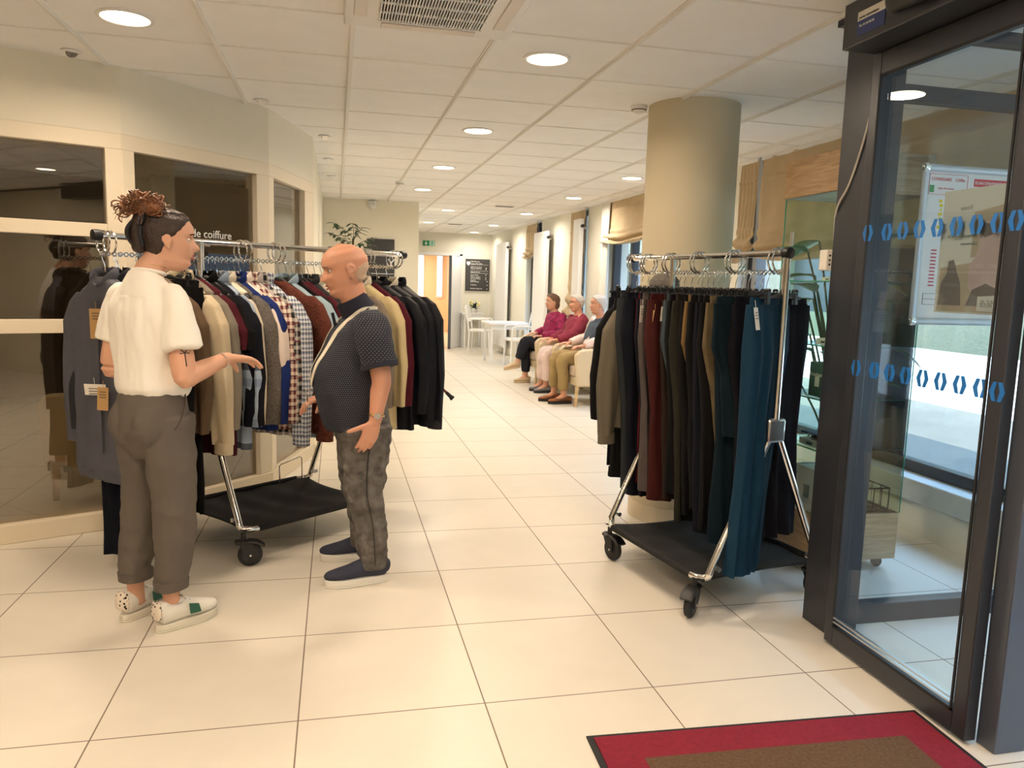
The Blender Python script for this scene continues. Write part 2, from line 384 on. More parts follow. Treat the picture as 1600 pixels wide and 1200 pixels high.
# door inside the third salon window reveal, pale door beyond
# right window wall
def rwall(n, y0, y1, z0=0, z1=H, m=WALLR): return struct('wall_right_%s' % n, M().box((RX, y0, z0), (RX + .3, y1, z1)), m)
rwall('low', -4, 5.95, 0, .2); rwall('hidden', 5.95, 7.35); rwall('centre', 9.25, 10.0); rwall('middle', 10.7, 12.4); rwall('far', 13.4, FY + .1)
rwall('sill_second', 7.35, 9.25, 0, .35); rwall('sill_third', 10.0, 10.7, 0, .35); rwall('sill_fourth', 12.4, 13.4, 0, .35)
struct('trim_3', M().box((RX - .04, -4, .2), (RX + .34, 5.95, .33)), mat('pale_sill', rgb(214, 214, 210), .5), bevel=.008)
def win(n, y0, y1, z0, mull, zt=H):
    f = M(); x0, x1 = RX + .1, RX + .17
    f.box((x0, y0, z0), (x1, y1, z0 + .07)); f.box((x0, y0, zt - .07), (x1, y1, zt))
    for y in [y0 + .04] + list(mull) + [y1 - .04]: f.box((x0 - .01, y - .04, z0), (x1 + .01, y + .04, zt))
    o = struct('window_%d' % n, f, ANTH, bevel=.004)
    obj('pane', M().box((x0 + .03, y0, z0), (x0 + .04, y1, zt)), GL, o)
win(5, -3.9, 5.95, .33, (-2.2, -.4, 1.3, 3.05, 4.45)); win(6, 7.35, 9.25, .35, (8.62,)); win(7, 10.0, 10.7, .35, ()); win(8, 12.4, 13.4, .35, (12.95,))
for i, (y0, y1, h0, h1) in enumerate([(9.93, 10.22, .15, 2.28), (11.62, 12.38, .15, 2.22), (14.5, 15.45, .15, 2.18)]):
    t = thing('wall_radiator', ['tall white panel radiator on the right wall, nearest of three', 'tall white panel radiator in the middle of the right wall row', 'tall white panel radiator on the right wall beside the white table'][i],
              'radiator', (RX, y0, 0), 0, 'tall white radiators on the right wall')
    obj('panel', M().box((-.14, 0, h0), (-.08, y1 - y0, h1)), WPAINT, t, bevel=.01)
    for z in (h0 + .2, h1 - .12): obj('bracket', M().cyl((-.08, .1, z), (0, .1, z), .015), BRUSH, t)
    obj('valve', M().cyl((-.11, -.05, h1 - .1), (-.11, .02, h1 - .1), .022), BLACK, t)
# far wall with open door
struct('wall_far', M().box((.96, FY, 0), (1.70, FY + .15, H)).box((1.70, FY, 1.95), (2.60, FY + .15, H)).box((2.60, FY, 0), (RX + .3, FY + .15, H)), WALLR)
dr = struct('door_1', M().box((1.64, FY - .015, 0), (1.70, FY + .16, 2.0)).box((2.60, FY - .015, 0), (2.66, FY + .16, 2.0)).box((1.64, FY - .015, 1.95), (2.66, FY + .16, 2.01)), WPAINT, bevel=.004)
Rl = Matrix.Rotation(math.radians(-70), 3, 'Z')
lf = obj('door_leaf', M().box((-.80, -.045, .01), (0, 0, 1.93)), WPAINT, dr, bevel=.003, loc=(2.60, FY - .02, 0)); lf.rotation_euler = (0, 0, math.radians(66))
obj('door_edge', M().box((-.815, -.05, .01), (-.79, .006, 1.93)), ANTHL, lf)
PEACH = mat('peach_wall', rgb(240, 212, 178), .8, bump=.03)
struct('wall_corridor_left', M().box((.9, FY + .15, 0), (1.0, 24, H)), PEACH)
struct('wall_corridor_right', M().box((3.0, FY + .15, 0), (3.1, 24, H)), PEACH)
struct('wall_corridor_end', M().box((1.0, 21.5, 0), (3.1, 21.6, H)), PEACH)
for i, (x0) in enumerate((2.20, 2.72)):
    w = struct('window_%d' % (9 + i), M().box((x0, 21.46, .95), (x0 + .18, 21.5, 2.15)), WPAINT, bevel=.005)
    obj('pane', M().box((x0 + .03, 21.45, 1.0), (x0 + .15, 21.462, 2.1)), emit('corridor_daylight', (.75, .9, 1, 1), 2.2), w)
# outside
struct('ground_outside', M().box((RX + .3, -20, -.2), (40, 40, -.12)), mat('asphalt', rgb(104, 98, 88), .9, bump=.6, bscale=120, var=.12, vscale=1.5))
struct('wall_outside_low', M().box((8.2, -20, -.12), (8.4, 40, .62)), mat('white_render', rgb(240, 240, 236), .8))
CR = mat('rough_cast', rgb(104, 106, 88), .95, bump=1, bscale=40, var=.12, vscale=20)
f = M(); f.box((9.6, -20, -.12), (10, 40, 1.0)).box((9.6, -20, 2.5), (10, 40, 7))
y = -20
while y < 40:
    f.box((9.6, y, 1.0), (10, y + 1.6, 2.5)); y += 3.2
fo = struct('wall_outside_facade', f, CR)
g = M(); y = -20
while y < 40:
    g.box((9.8, y + 1.6, 1.0), (9.85, y + 3.2, 2.5)); y += 3.2
obj('shutter', g, mat('grey_shutter', rgb(50, 52, 56), .5), fo)
struct('roof_overhang', M().box((RX + .3, -6, H + .02), (RX + .7, 26, H + .15)), WPAINT)

# entrance: header, posts, sliding leaf, glass partition
e = M(); e.box((1.78, -1.2, 2.255), (2.10, 2.57, 2.41)); hd = struct('trim_4', e, ANTH, bevel=.004)
struct('trim_5', M().box((1.90, -4, 2.41), (2.10, 2.78, H)), ANTH)
struct('trim_6', M().box((1.955, 2.57, 0), (2.06, 2.78, 2.41)), ANTH, bevel=.003)
struct('trim_7', M().box((1.962, 1.79, 0), (2.075, 1.86, 2.26)), ANTHL, bevel=.003)
struct('trim_8', M().box((1.962, -.1, 0), (2.075, .0, 2.26)), ANTHL, bevel=.003)
struct('wall_entrance', M().box((1.962, -4, 0), (2.06, -.1, H)), WALL)
d2 = thing('door_2', None, None, (1.93, 2.56, 0)); d2['kind'] = 'structure'
f = M(); y0, y1 = -.71, 0
f.box((-.025, y0, .012), (.02, y0 + .055, 2.25)); f.box((-.025, y1 - .05, .012), (.02, y1, 2.25)); f.box((-.025, y0 + .055, .012), (.02, y1 - .05, .085)); f.box((-.025, y0 + .055, 2.17), (.02, y1 - .05, 2.25))
obj('door_frame', f, ANTH, d2, bevel=.004)
f = M(); f.box((-.03, y0 + .055, .085), (-.024, y1 - .05, .093)); f.box((-.03, y0 + .055, 2.162), (-.024, y1 - .05, 2.17)); f.box((-.03, y0 + .055, .085), (-.024, y0 + .062, 2.17)); f.box((-.03, y1 - .057, .085), (-.024, y1 - .05, 2.17))
obj('gasket', f, RUBBER, d2)
f = M()
for z in (.108, .125): f.box((-.032, y0 + .062, z), (-.02, y1 - .057, z + .006))
obj('glazing_bead', f, BRUSH, d2)
obj('pane', M().box((-.006, y0 + .05, .08), (.002, y1 - .045, 2.18)), GLD, d2)
BLUE = mat('blue_vinyl', rgb(22, 108, 184), .5)
for z in (1.61, 1.112):
    f = M()
    for k in range(9):
        yc = -.055 - k * .0795
        for s in (1, -1):
            q = [(s * .028, 0), (s * .016, .029), (s * .002, .029), (s * .010, 0), (s * .002, -.029), (s * .016, -.029)]
            T = Matrix.Translation(V(-.0265 if k in (0, 8) else -.0095, yc, z)) @ basis(V(0, 1, 0), V(0, 0, 1)).to_4x4()
            f.prism(q, .001, T)
    obj('marker_strip', f, BLUE, d2)
# poster on the far side of the leaf glass, seen from behind
po = thing('poster', 'grey-beige poster taped to the sliding door glass, seen from behind with mirrored writing', 'poster', (1.937, 1.905, 1.53))
PG = mat('poster_back', rgb(172, 174, 170), .8); PG2 = mat('poster_tan', rgb(148, 138, 122), .8, var=.1); PG3 = mat('poster_brown', rgb(100, 94, 92), .8, var=.15); PG4 = mat('poster_pink', rgb(162, 146, 146), .8, var=.12); PGT = mat('poster_grey_type', rgb(140, 144, 142), .8)
obj('sheet', M().box((0, 0, -.195), (.001, .28, .195)), PG, po)
bb = basis(V(0, 1, 0), V(0, 0, 1))
def decal(name, poly, m, x, par):
    T = Matrix.Translation(V(x, 0, 0)) @ bb.to_4x4(); return obj(name, M().prism(poly, .0004, T), m, par)
decal('picture_panel', [(.01, -.01), (.01, .14), (.15, .12), (.15, -.02)], PG2, -.0004, po)
decal('picture_panel', [(.01, -.19), (.01, -.02), (.27, -.05), (.27, -.19)], PG2, -.0004, po)
ar = [(.03, -.04), (.04, .04), (.07, .085), (.10, .09), (.125, .06), (.12, .01), (.15, -.05), (.15, -.11), (.1, -.17), (.02, -.17)]
decal('pink_figure', ar, PG4, -.0008, po)
decal('dark_figure', [(.17, -.17), (.18, -.1), (.2, -.06), (.215, -.025), (.235, -.03), (.24, -.07), (.26, -.1), (.265, -.17)], PG3, -.0012, po)
decal('dark_figure', [(.02, -.17), (.03, -.12), (.08, -.10), (.13, -.12), (.15, -.17)], PG3, -.0012, po)
decal('dark_figure', [(.07, .05), (.08, .08), (.11, .085), (.125, .06), (.1, .04)], PG3, -.0012, po)
decal('label_patch', [(.02, -.185), (.02, -.135), (.105, -.14), (.105, -.185)], PG, -.0014, po)
mr = basis(V(0, 1, 0), V(0, 0, 1))
text('mirrored_writing', 'Médi', .032, V(-.0020, .03, -.172), mr, PGT, po)
text('mirrored_writing', '19 Septembre 2024', .015, V(-.0009, .13, .045), mr, PGT, po)
text('mirrored_writing', 'Vêtements', .015, V(-.0009, .13, .02), mr, PGT, po)
text('mirrored_writing', 'Vente', .02, V(-.0009, .16, .13), mr, PGT, po)
# header sticker, sensor, cable
st = thing('sticker', 'small white and blue sticker on the left end of the door header', 'sticker', (1.779, 2.42, 2.33))
obj('blue_half', M().box((-.001, -.07, -.05), (0, .07, .0)), mat('sticker_blue', rgb(48, 62, 120), .5), st)
obj('white_half', M().box((-.001, -.07, .0), (0, .07, .03)), CARD, st)
rb = basis(V(0, -1, 0), V(0, 0, 1))
text('lettering', 'portes automatiques', .012, V(-.002, .06, .006), rb, INK, st); text('lettering', 'Tél. 04 00 00 00', .012, V(-.002, .06, -.022), rb, WINK, st)
sn = thing('door_sensor', 'black rounded motion sensor on the sliding door header', 'sensor', (1.78, 2.13, 2.335))
obj('housing', M().sweep([(-.02, -.16, 0), (-.03, 0, 0), (-.02, .16, 0)], [(.025, .04), (.032, .052), (.025, .04)], V(1, 0, 0), 20, 6, rnd_end=1), BLACK, sn)
obj('lens', M().box((-.062, -.12, -.015), (-.052, .1, .012)), mat('sensor_lens', rgb(12, 12, 14), .1), sn, bevel=.003)
solo('cable', M().tube([(1.95, 2.585, 2.26), (1.95, 2.60, 2.1), (1.95, 2.64, 1.95), (1.95, 2.70, 1.81), (1.95, 2.765, 1.72), (1.99, 2.82, 1.60)], .0045, 8, 0, 5), mat('grey_cable', rgb(190, 186, 176), .5), 'thin pale grey cable hanging down the dark door post', 'cable')
ct = thing('control_box', 'small cream control box with tiny display beside the dark door post', 'control box', (1.985, 2.80, 1.52))
obj('case', M().box((-.052, -.02, -.042), (.05, .03, .042)), CARD, ct, bevel=.004)
obj('display', M().box((-.022, -.0225, -.018), (.004, -.019, .02)), SLATE, ct)
k = M()
for sx in (-.038, .022):
    for z in (-.018, 0, .018): k.cyl((sx, -.0225, z), (sx, -.019, z), .004)
obj('button', k, BLACK, ct)
# transverse glass partition with the intervention plan
f = M(); f.box((2.06, 2.68, 0), (RX, 2.74, .085)); f.box((2.06, 2.68, 2.14), (RX, 2.74, 2.20)); f.box((2.06, 2.68, H - .05), (RX, 2.74, H)); f.box((RX - .07, 2.68, 0), (RX, 2.74, H))
wo = struct('window_11', f, ANTH, bevel=.003); obj('pane', M().box((2.06, 2.705, .085), (RX - .07, 2.713, 2.40)), GL, wo)
pn = thing('plan_board', 'white intervention plan in a rounded silver snap frame hung on the vestibule glass', 'sign', (2.495, 2.68, 1.588))
hw, hh = .232, .302
obj('backing', M().box((-hw, -.012, -hh), (hw, .0, hh)), WHITE, pn)
ALU = mat('silver_frame', rgb(206, 212, 216), .3, metal=.3)
f = M()
for s in (-1, 1):
    f.sweep([(s * hw, -.016, -hh), (s * hw, -.016, hh)], [(.014, .01)] * 2, V(1, 0, 0), 12, 1); f.sweep([(-hw, -.016, s * hh), (hw, -.016, s * hh)], [(.014, .01)] * 2, V(0, 0, 1), 12, 1)
obj('frame', f, ALU, pn)
f = M()
for s in (-1, 1):
    for z in (-1, 1): f.ell((s * hw, -.017, z * hh), (.019, .012, .019))
obj('corner_cap', f, CHROME, pn)
RED = mat('sign_red', rgb(206, 66, 76), .6); rx = basis(V(1, 0, 0), V(0, 0, 1))
f = M(); f.sweep([(.0 , -.013, .255), (.185, -.013, .255)], [(.0008, .015)] * 2, V(0, 1, 0), 16, 1); obj('banner', f, RED, pn)
text('lettering', "PLAN D'INTERVENTION", .0165, V(.003, -.0148, .249), rx, WINK, pn)
text('lettering', 'CONSIGNES', .017, V(-.20, -.0125, .255), rx, RED, pn); text('lettering', '1/200e', .017, V(-.09, -.0125, .255), rx, RED, pn)
text('lettering', 'Issue de secours', .011, V(-.165, -.0125, .222), rx, RED, pn)
def rectl(x0, x1, z0, z1, w=.0012):
    q = M()
    q.box((x0, -.0132, z0), (x1, -.012, z0 + w)); q.box((x0, -.0132, z1 - w), (x1, -.012, z1)); q.box((x0, -.0132, z0), (x0 + w, -.012, z1)); q.box((x1 - w, -.0132, z0), (x1, -.012, z1)); return q
obj('red_outline', rectl(-.21, -.03, .20, .28), RED, pn); obj('green_icon', M().box((-.205, -.0132, .208), (-.185, -.012, .236)), mat('sign_green', rgb(60, 150, 90), .6), pn)
f = M()
for k in range(7): f.box((-.155 + .004 * (k % 3), -.0132, .17 - k * .017), (-.14 + .004 * (k % 2), -.012, .181 - k * .017))
obj('yellow_legend', f, mat('sign_yellow', rgb(232, 206, 40), .6), pn)
f = M()
for k in range(11): f.box((-.17, -.0132, -.02 - k * .014), (-.145, -.012, -.015 - k * .014))
obj('red_legend', f, RED, pn); obj('ink_outline', rectl(-.19, -.12, -.235, -.19).box((-.19, -.0132, -.213), (-.12, -.012, -.2115)), INK, pn)
f = M()
for k in range(14):
    a = rnd.uniform(-.09, .15); c = rnd.uniform(-.2, .14); w = rnd.uniform(.03, .09); h = rnd.uniform(.03, .08)
    for q in (rectl(a, min(a + w, .2), c, c + h, .0016),): f.add(q.v, q.f)
obj('plan_drawing', f, PGT, pn)

# column
col = struct('column_round', M().lathe([(.262, .1), (.262, H)], 48), mat('column_paint', rgb(206, 194, 164), .8, bump=.03), loc=(2.03, 4.28, 0))
sk = M().lathe([(.27, 0), (.27, .1), (.262, .1)], 32); ob = obj('tiled_skirting', sk, mat('skirting_tile', rgb(216, 202, 176), .5), col)

# blinds
def blind(y0, y1, zb, label, flat=False):
    t = thing('roman_blind', label, 'blind', (RX, y0, 0), 0, 'beige roman blinds at the windows')
    w = y1 - y0; vs = []; fs = []; nu, nv = 40, 60
    for j in range(nv + 1):
        tz = j / nv; z = H - .02 - (H - .02 - zb) * tz; low = max(0, (tz - .68) / .32)
        for i in range(nu + 1):
            u = i / nu; x = -.03 - .006 * math.sin(u * 31 + math.sin(tz * 4) * 2) * (1 - low) - .012 * noise.noise(V(u * 6 * w, tz * 2, y0))
            x -= low * (.07 + .06 * math.sin(tz * 46 + 2.2 * noise.noise(V(u * 3, y0, 0)))) * (.7 + .4 * noise.noise(V(u * 4, tz * 3, y0 + 4)))
            x -= .008 if (tz * 5.1) % 1 < .04 else 0
            zz = z + low * .05 * math.sin(u * PI) * -1
            vs.append((x, u * w, zz))
    for j in range(nv):
        for i in range(nu): a = j * (nu + 1) + i; fs.append((a, a + 1, a + nu + 2, a + nu + 1))
    o = obj('fabric', M().add(vs, fs), BLIND, t, ang=80); sd = o.modifiers.new('s', 'SOLIDIFY'); sd.thickness = .006
    obj('rail', M().box((-.05, 0, H - .03), (-.01, w, H - .002)), WHITE, t)
blind(2.86, 4.30, 1.70, 'beige roman blind behind the glass cabinet, nearest to the door')
blind(4.34, 5.60, 1.66, 'beige roman blind between the cabinet and the round column')
blind(5.66, 5.94, 1.66, 'narrow beige roman blind edge right behind the round column')
blind(7.55, 9.2, 1.93, 'bunched beige roman blind left of the round column')
blind(10.02, 10.68, 1.0, 'long narrow sunlit beige blind between two white radiators')
blind(12.55, 13.3, 1.86, 'small bunched beige blind above the farthest window')
struct('trim_9', M().box((RX - .035, 5.60, .33), (RX + .05, 5.66, H)), mat('grey_mullion', rgb(150, 156, 164), .5))
sc = M(); nu = 50; vs = []; fs = []
for j in range(31):
    z = H - .03 - 1.75 * j / 30
    for i in range(nu + 1):
        u = i / nu; vs.append((RX - .05 - .02 * math.sin(u * 30 + j * .1), 9.02 + u * .28, z))
for j in range(30):
    for i in range(nu): a = j * (nu + 1) + i; fs.append((a, a + 1, a + nu + 2, a + nu + 1))
solo('lit_blind_side', sc.add(vs, fs), mat('lit_blind_cloth', rgb(226, 222, 214), .9), 'pale crumpled strip painted as the lit side of the bunched blind left of the column', 'curtain', ang=80)  # pale strip: light on the blind's side put into the colour

# ------------------------------------------------------------------ ceiling fittings
DISC = emit('lamp_disc', (1, .86, .60, 1), 14)
def downlight(x, y, label, tint=LAMP_C, w=None):
    t = thing('downlight', label, 'ceiling light', (x, y, H), 0, 'round recessed downlights')
    obj('ring', M().lathe([(.098, -.001), (.112, -.001), (.112, -.006), (.096, -.008), (.092, -.002), (.096, 0)], 32), WHITE, t)
    obj('diffuser', M().lathe([(.095, 0), (.095, -.0035), (.05, -.004)], 32), DISC, t)
    la = bpy.data.lights.new('downlight_light', 'AREA'); la.shape = 'DISK'; la.size = .19; la.energy = w or LAMP_W; la.color = tint; la.spread = math.radians(165)
    lo = bpy.data.objects.new('downlight_light', la); C.objects.link(lo); lo.parent = t; lo.location = (0, 0, -.012)
DL = [(-.85, 3.62, 'large lit downlight above the woman at top left'), (.96, 3.62, 'large lit downlight in the ceiling beside the air vent unit'), (.96, 5.42, 'lit downlight second in the middle ceiling row'),
      (.965, 7.22, 'lit downlight third in the middle ceiling row'), (.97, 9.02, 'lit downlight fourth in the middle ceiling row'), (2.78, 7.15, 'lit downlight just left of the round column'),
      (2.78, 9.02, 'lit downlight second left of the column along the windows'), (2.78, 11.36, 'lit downlight above the seated people along the windows'), (2.79, 13.9, 'lit downlight above the tall radiators'),
      (2.8, 16.0, 'farthest lit downlight near the directory board'), (1.6, 11.4, 'lit downlight just past the beige wall corner'), (1.6, 13.9, 'lit downlight above the far exit sign')]
for x, y, l in DL: downlight(x, y, l, w=LAMP_W * (.8 if y > 10 else 1), tint=LAMP_C if y < 8 else (1, .9, .78))
for x, y in [(-.85, 1.8), (.96, 1.8), (.96, 0), (-.85, 0), (-2.65, 1.8), (-2.65, 0), (-.85, -1.9), (.96, -1.9)]: downlight(x, y, 'lit downlight in the entrance ceiling seen only in the salon glass')
for x, y, l in [(2.0, 18.2, 'lit downlight in the peach corridor past the far door'), (2.0, 20.3, 'farther added lamp brightening the peach corridor past the far door')]: downlight(x, y, l, w=45)  # added lamps, no fitting seen there; they brighten the otherwise dark corridor
for x, y, l in [(-2.6, 5.6, 'nearer'), (-3.6, 7.4, 'farther')]: downlight(x, y, l + ' lit downlight inside the hairdressing salon behind the glass', w=7)
for i, (x, y) in enumerate([(-1.24, 4.235), (-.437, 4.989), (-.083, 6.036), (-.066, 7.154), (-.05, 8.3)]):
    t = thing('ceiling_spot', 'small unlit white spotlight, %s along the salon wall' % ['nearest', 'second', 'third', 'fourth', 'farthest'][i], 'spotlight', (x, y, H), 0, 'small unlit ceiling spots')
    obj('ring', M().lathe([(.03, -.002), (.045, -.002), (.046, -.008), (.03, -.01)], 24), WHITE, t)
    obj('bulb', M().cyl((0, 0, -.001), (.006, -.01, -.014), .026, 20), BRUSH, t)
ac = thing('air_conditioner', 'square white ceiling air unit with dark slatted grille', 'air conditioner', (.366, 3.004, H))
f = M(); f.box((-.335, -.335, -.03), (.335, .335, 0)); obj('panel', f, WHITE, ac, bevel=.008)
f = M(); f.box((-.2, -.2, -.034), (.2, .2, -.029)); obj('grille_back', f, mat('grille_dark', rgb(24, 20, 20), .9), ac)
f = M()
for k in range(37): x = -.2 + k * .4 / 36; f.box((x - .0022, -.205, -.042), (x + .0022, .205, -.034))
for k in range(5): y = -.2 + k * .1; f.box((-.205, y - .0025, -.043), (.205, y + .0025, -.036))
obj('grille', f, WHITE, ac)
f = M()
for s in (-1, 1): f.box((s * .275 - .025, -.19, -.036), (s * .275 + .025, .19, -.029)); f.box((-.19, s * .275 - .025, -.036), (.19, s * .275 + .025, -.029))
obj('louvre', f, mat('louvre_white', rgb(222, 214, 202), .5), ac, bevel=.006)
def detector(x, y, label, r=.05):
    t = thing('smoke_detector', label, 'detector', (x, y, H)); obj('base', M().lathe([(r, 0), (r, -.012), (r * .9, -.02), (r * .5, -.04), (.01, -.045)], 28), WHITE, t)
    obj('slot_ring', M().torus((0, 0, -.024), r * .82, .003), SLATE, t)
detector(.666, 8.46, 'white round detector under the ceiling above the plant'); detector(1.72, 4.36, 'white round detector touching the top of the round column')
for i, (x, y) in enumerate([(2.23, 10.4), (2.1, 14.0)]):
    t = thing('ceiling_vent', ['small dark slotted vent in the ceiling above the seated people', 'long thin slotted vent in the far ceiling'][i], 'vent', (x, y, H))
    obj('frame', M().box((-.3, -.12, -.006), (.3, .12, 0)) if i else M().box((-.13, -.1, -.008), (.13, .1, 0)), WHITE, t)
    obj('slot', M().box((-.12, -.03, -.011), (.12, .05, -.006)), SLATE, t)
t = thing('dome_camera', 'small white dome camera high on the beige end wall', 'camera', (.465, 10.47, 2.37)); obj('base', M().box((-.05, -.01, -.04), (.05, .03, .05)), WHITE, t, bevel=.01); obj('dome', M().ell((0, -.03, -.02), (.045, .045, .045)), WHITE, t)
GRN = mat('exit_green', rgb(20, 140, 96), .5)
t = thing('exit_sign', 'green emergency exit sign above the far open door', 'sign', (1.93, FY - .012, 2.2))
obj('panel', M().box((-.13, -.01, -.055), (.13, .01, .055)), GRN, t); obj('half', M().box((.01, -.012, -.05), (.125, -.009, .05)), mat('exit_pale', rgb(190, 230, 214), .5), t)
f = M(); f.prism([(-.085, .0), (-.06, .0), (-.06, .04), (-.045, .04), (-.045, 0), (-.02, 0), (-.052, -.04)], .002, Matrix.Translation(V(-.01, -.011, 0)) @ rx.to_4x4()); obj('arrow', f, WINK, t)
f = M(); f.ell((.07, -.013, .03), (.01, .002, .01)).tube([(.07, -.013, .02), (.062, -.013, -.008), (.05, -.013, -.04)], .005).tube([(.062, -.013, -.008), (.085, -.013, -.035)], .005).tube([(.045, -.013, .0), (.07, -.013, .015), (.095, -.013, 0)], .004); obj('running_figure', f, GRN, t)
# directory board and passage board
t = thing('directory_board', 'dark grey directory board with white lines on the far wall', 'sign', (2.73, FY, 1.555))
obj('board', M().box((0, -.03, -.34), (.53, -.005, .345)), SLATE, t)
for z, s, x in [(.28, 'Villa Fleurieu', .11), (.235, 'Espace Mer-Bleu', .11), (.165, 'Salle de réunion', .11), (.13, 'Espace Détente', .11), (.055, 'Espace de vie', .11), (-.01, 'Salon Fleuri', .11), (-.05, 'Salle à manger', .11), (-.085, 'de Saint-Rémy', .11), (-.12, 'Cuisine', .11), (-.15, 'Bibliothèque', .11), (-.22, 'Toilettes', .11), (-.30, 'Pavillon Magnolia', .11)]:
    text('lettering', s, .038, V(x, -.0315, z), rx, WINK, t)
f = M()
for z in (.222, .042, .09): f.box((.11, -.032, z), (.5, -.0305, z + .004))
for z in (.15, .12, .0, -.06, -.1, -.14, -.22, -.3): f.box((.44 + .03 * (z < -.1), -.032, z), (.46 + .03 * (z < -.1), -.0305, z + .016))
obj('rule', f, WINK, t)
f = M(); f.prism([(-.04, .02), (-.03, .045), (0, .03), (.03, .045), (.04, .02), (.03, -.02), (0, -.05), (-.03, -.02)], .002, Matrix.Translation(V(.06, -.031, .25)) @ rx.to_4x4()); obj('heart_emblem', f, WINK, t)
t = thing('direction_board', 'tall dark direction board with white arrows behind the man', 'sign', (.40, 10.5, 1.14))
obj('board', M().box((0, -.03, 0), (.36, -.005, .79)), SLATE, t)
text('lettering', '↑', .06, V(.31, -.032, .03), rx, WINK, t); text('lettering', 'Y', .16, V(.27, -.032, .42), rx, WINK, t)
f = M()
for z in (.33, .59): f.box((.05, -.032, z), (.35, -.0305, z + .006))
f.prism([(-.012, 0), (0, .02), (.012, 0), (.004, 0), (.004, -.03), (-.004, -.03), (-.004, 0)], .002, Matrix.Translation(V(.325, -.0305, .06)) @ rx.to_4x4())
for dx in (.30, .335): f.prism([(-.012, 0), (0, .02), (.012, 0), (.004, 0), (.004, -.03), (-.004, -.03), (-.004, 0)], .002, Matrix.Translation(V(dx, -.0305, .56)) @ rx.to_4x4())
obj('arrow', f, WINK, t)
# mat
t = thing('entrance_mat', 'brown entrance mat with dark red border before the sliding door', 'doormat', (.754, 2.10, 0)); t.rotation_euler = (0, 0, math.radians(-2.6))
obj('rubber_base', M().box((0, -1.6, 0), (1.145, 0, .006)), RUBBER, t, bevel=.002)
obj('red_border', M().box((.02, -1.58, .006), (1.125, -.018, .0105)), mat('mat_red', rgb(150, 34, 58), 1, bump=1, bscale=260, var=.12, vscale=60), t)
obj('brown_field', M().box((.14, -1.46, .0105), (1.0, -.14, .0115)), mat('mat_brown', rgb(112, 86, 62), 1, bump=1, bscale=260, var=.2, vscale=90), t)
# ------------------------------------------------------------------ clothes racks
def caster(parent, p, ang, pedal=True):
    R = Matrix.Rotation(ang, 3, 'Z'); T = Matrix.Translation(V(p[0], p[1], 0)) @ R.to_4x4()
    f = M(); f.cyl((0, 0, .128), (0, 0, .165), .012).lathe([(.026, .112), (.03, .118), (.03, .126), (.02, .13)], 20)
    for s in (-1, 1): f.prism([(-.012, .0), (.022, .068), (.022, .078), (-.03, .078), (-.045, .055), (-.05, .0)], .006, Matrix.Translation(V(.0, s * .021 + .003, .048)) @ basis(V(1, 0, 0), V(0, 0, 1)).to_4x4())
    f.sweep([(-.03, 0, .115), (.03, 0, .122)], [(.026, .012)] * 2, V(0, 1, 0), 16, 1, rnd_end=1)
    c = obj('caster', f.xf(T), BLACK, parent)
    w = M(); ax = R3y
    w.lathe([(.012, -.016), (.045, -.016), (.054, -.012), (.0575, -.005), (.0575, .005), (.054, .012), (.045, .016), (.012, .016)], 36, (-.03, 0, .0575), ax); obj('wheel', w.xf(T), RUBBER, c)
    w = M(); w.lathe([(.01, -.018), (.036, -.018), (.036, .018), (.01, .018)], 28, (-.03, 0, .0575), ax); obj('wheel_hub', w.xf(T), BLACK, c)
    w = M(); w.lathe([(.005, -.026), (.006, .026)], 12, (-.03, 0, .0575), ax); obj('axle', w.xf(T), CHROME, c)
    if pedal:
        w = M(); w.sweep([(-.02, 0, .125), (-.06, 0, .118), (-.095, 0, .098)], [(.028, .008), (.03, .008), (.028, .006)], V(0, 1, 0), 16, 4, e=4); obj('brake_pedal', w.xf(T), BLACK, c)
R3y = Matrix.Rotation(PI / 2, 3, 'X')
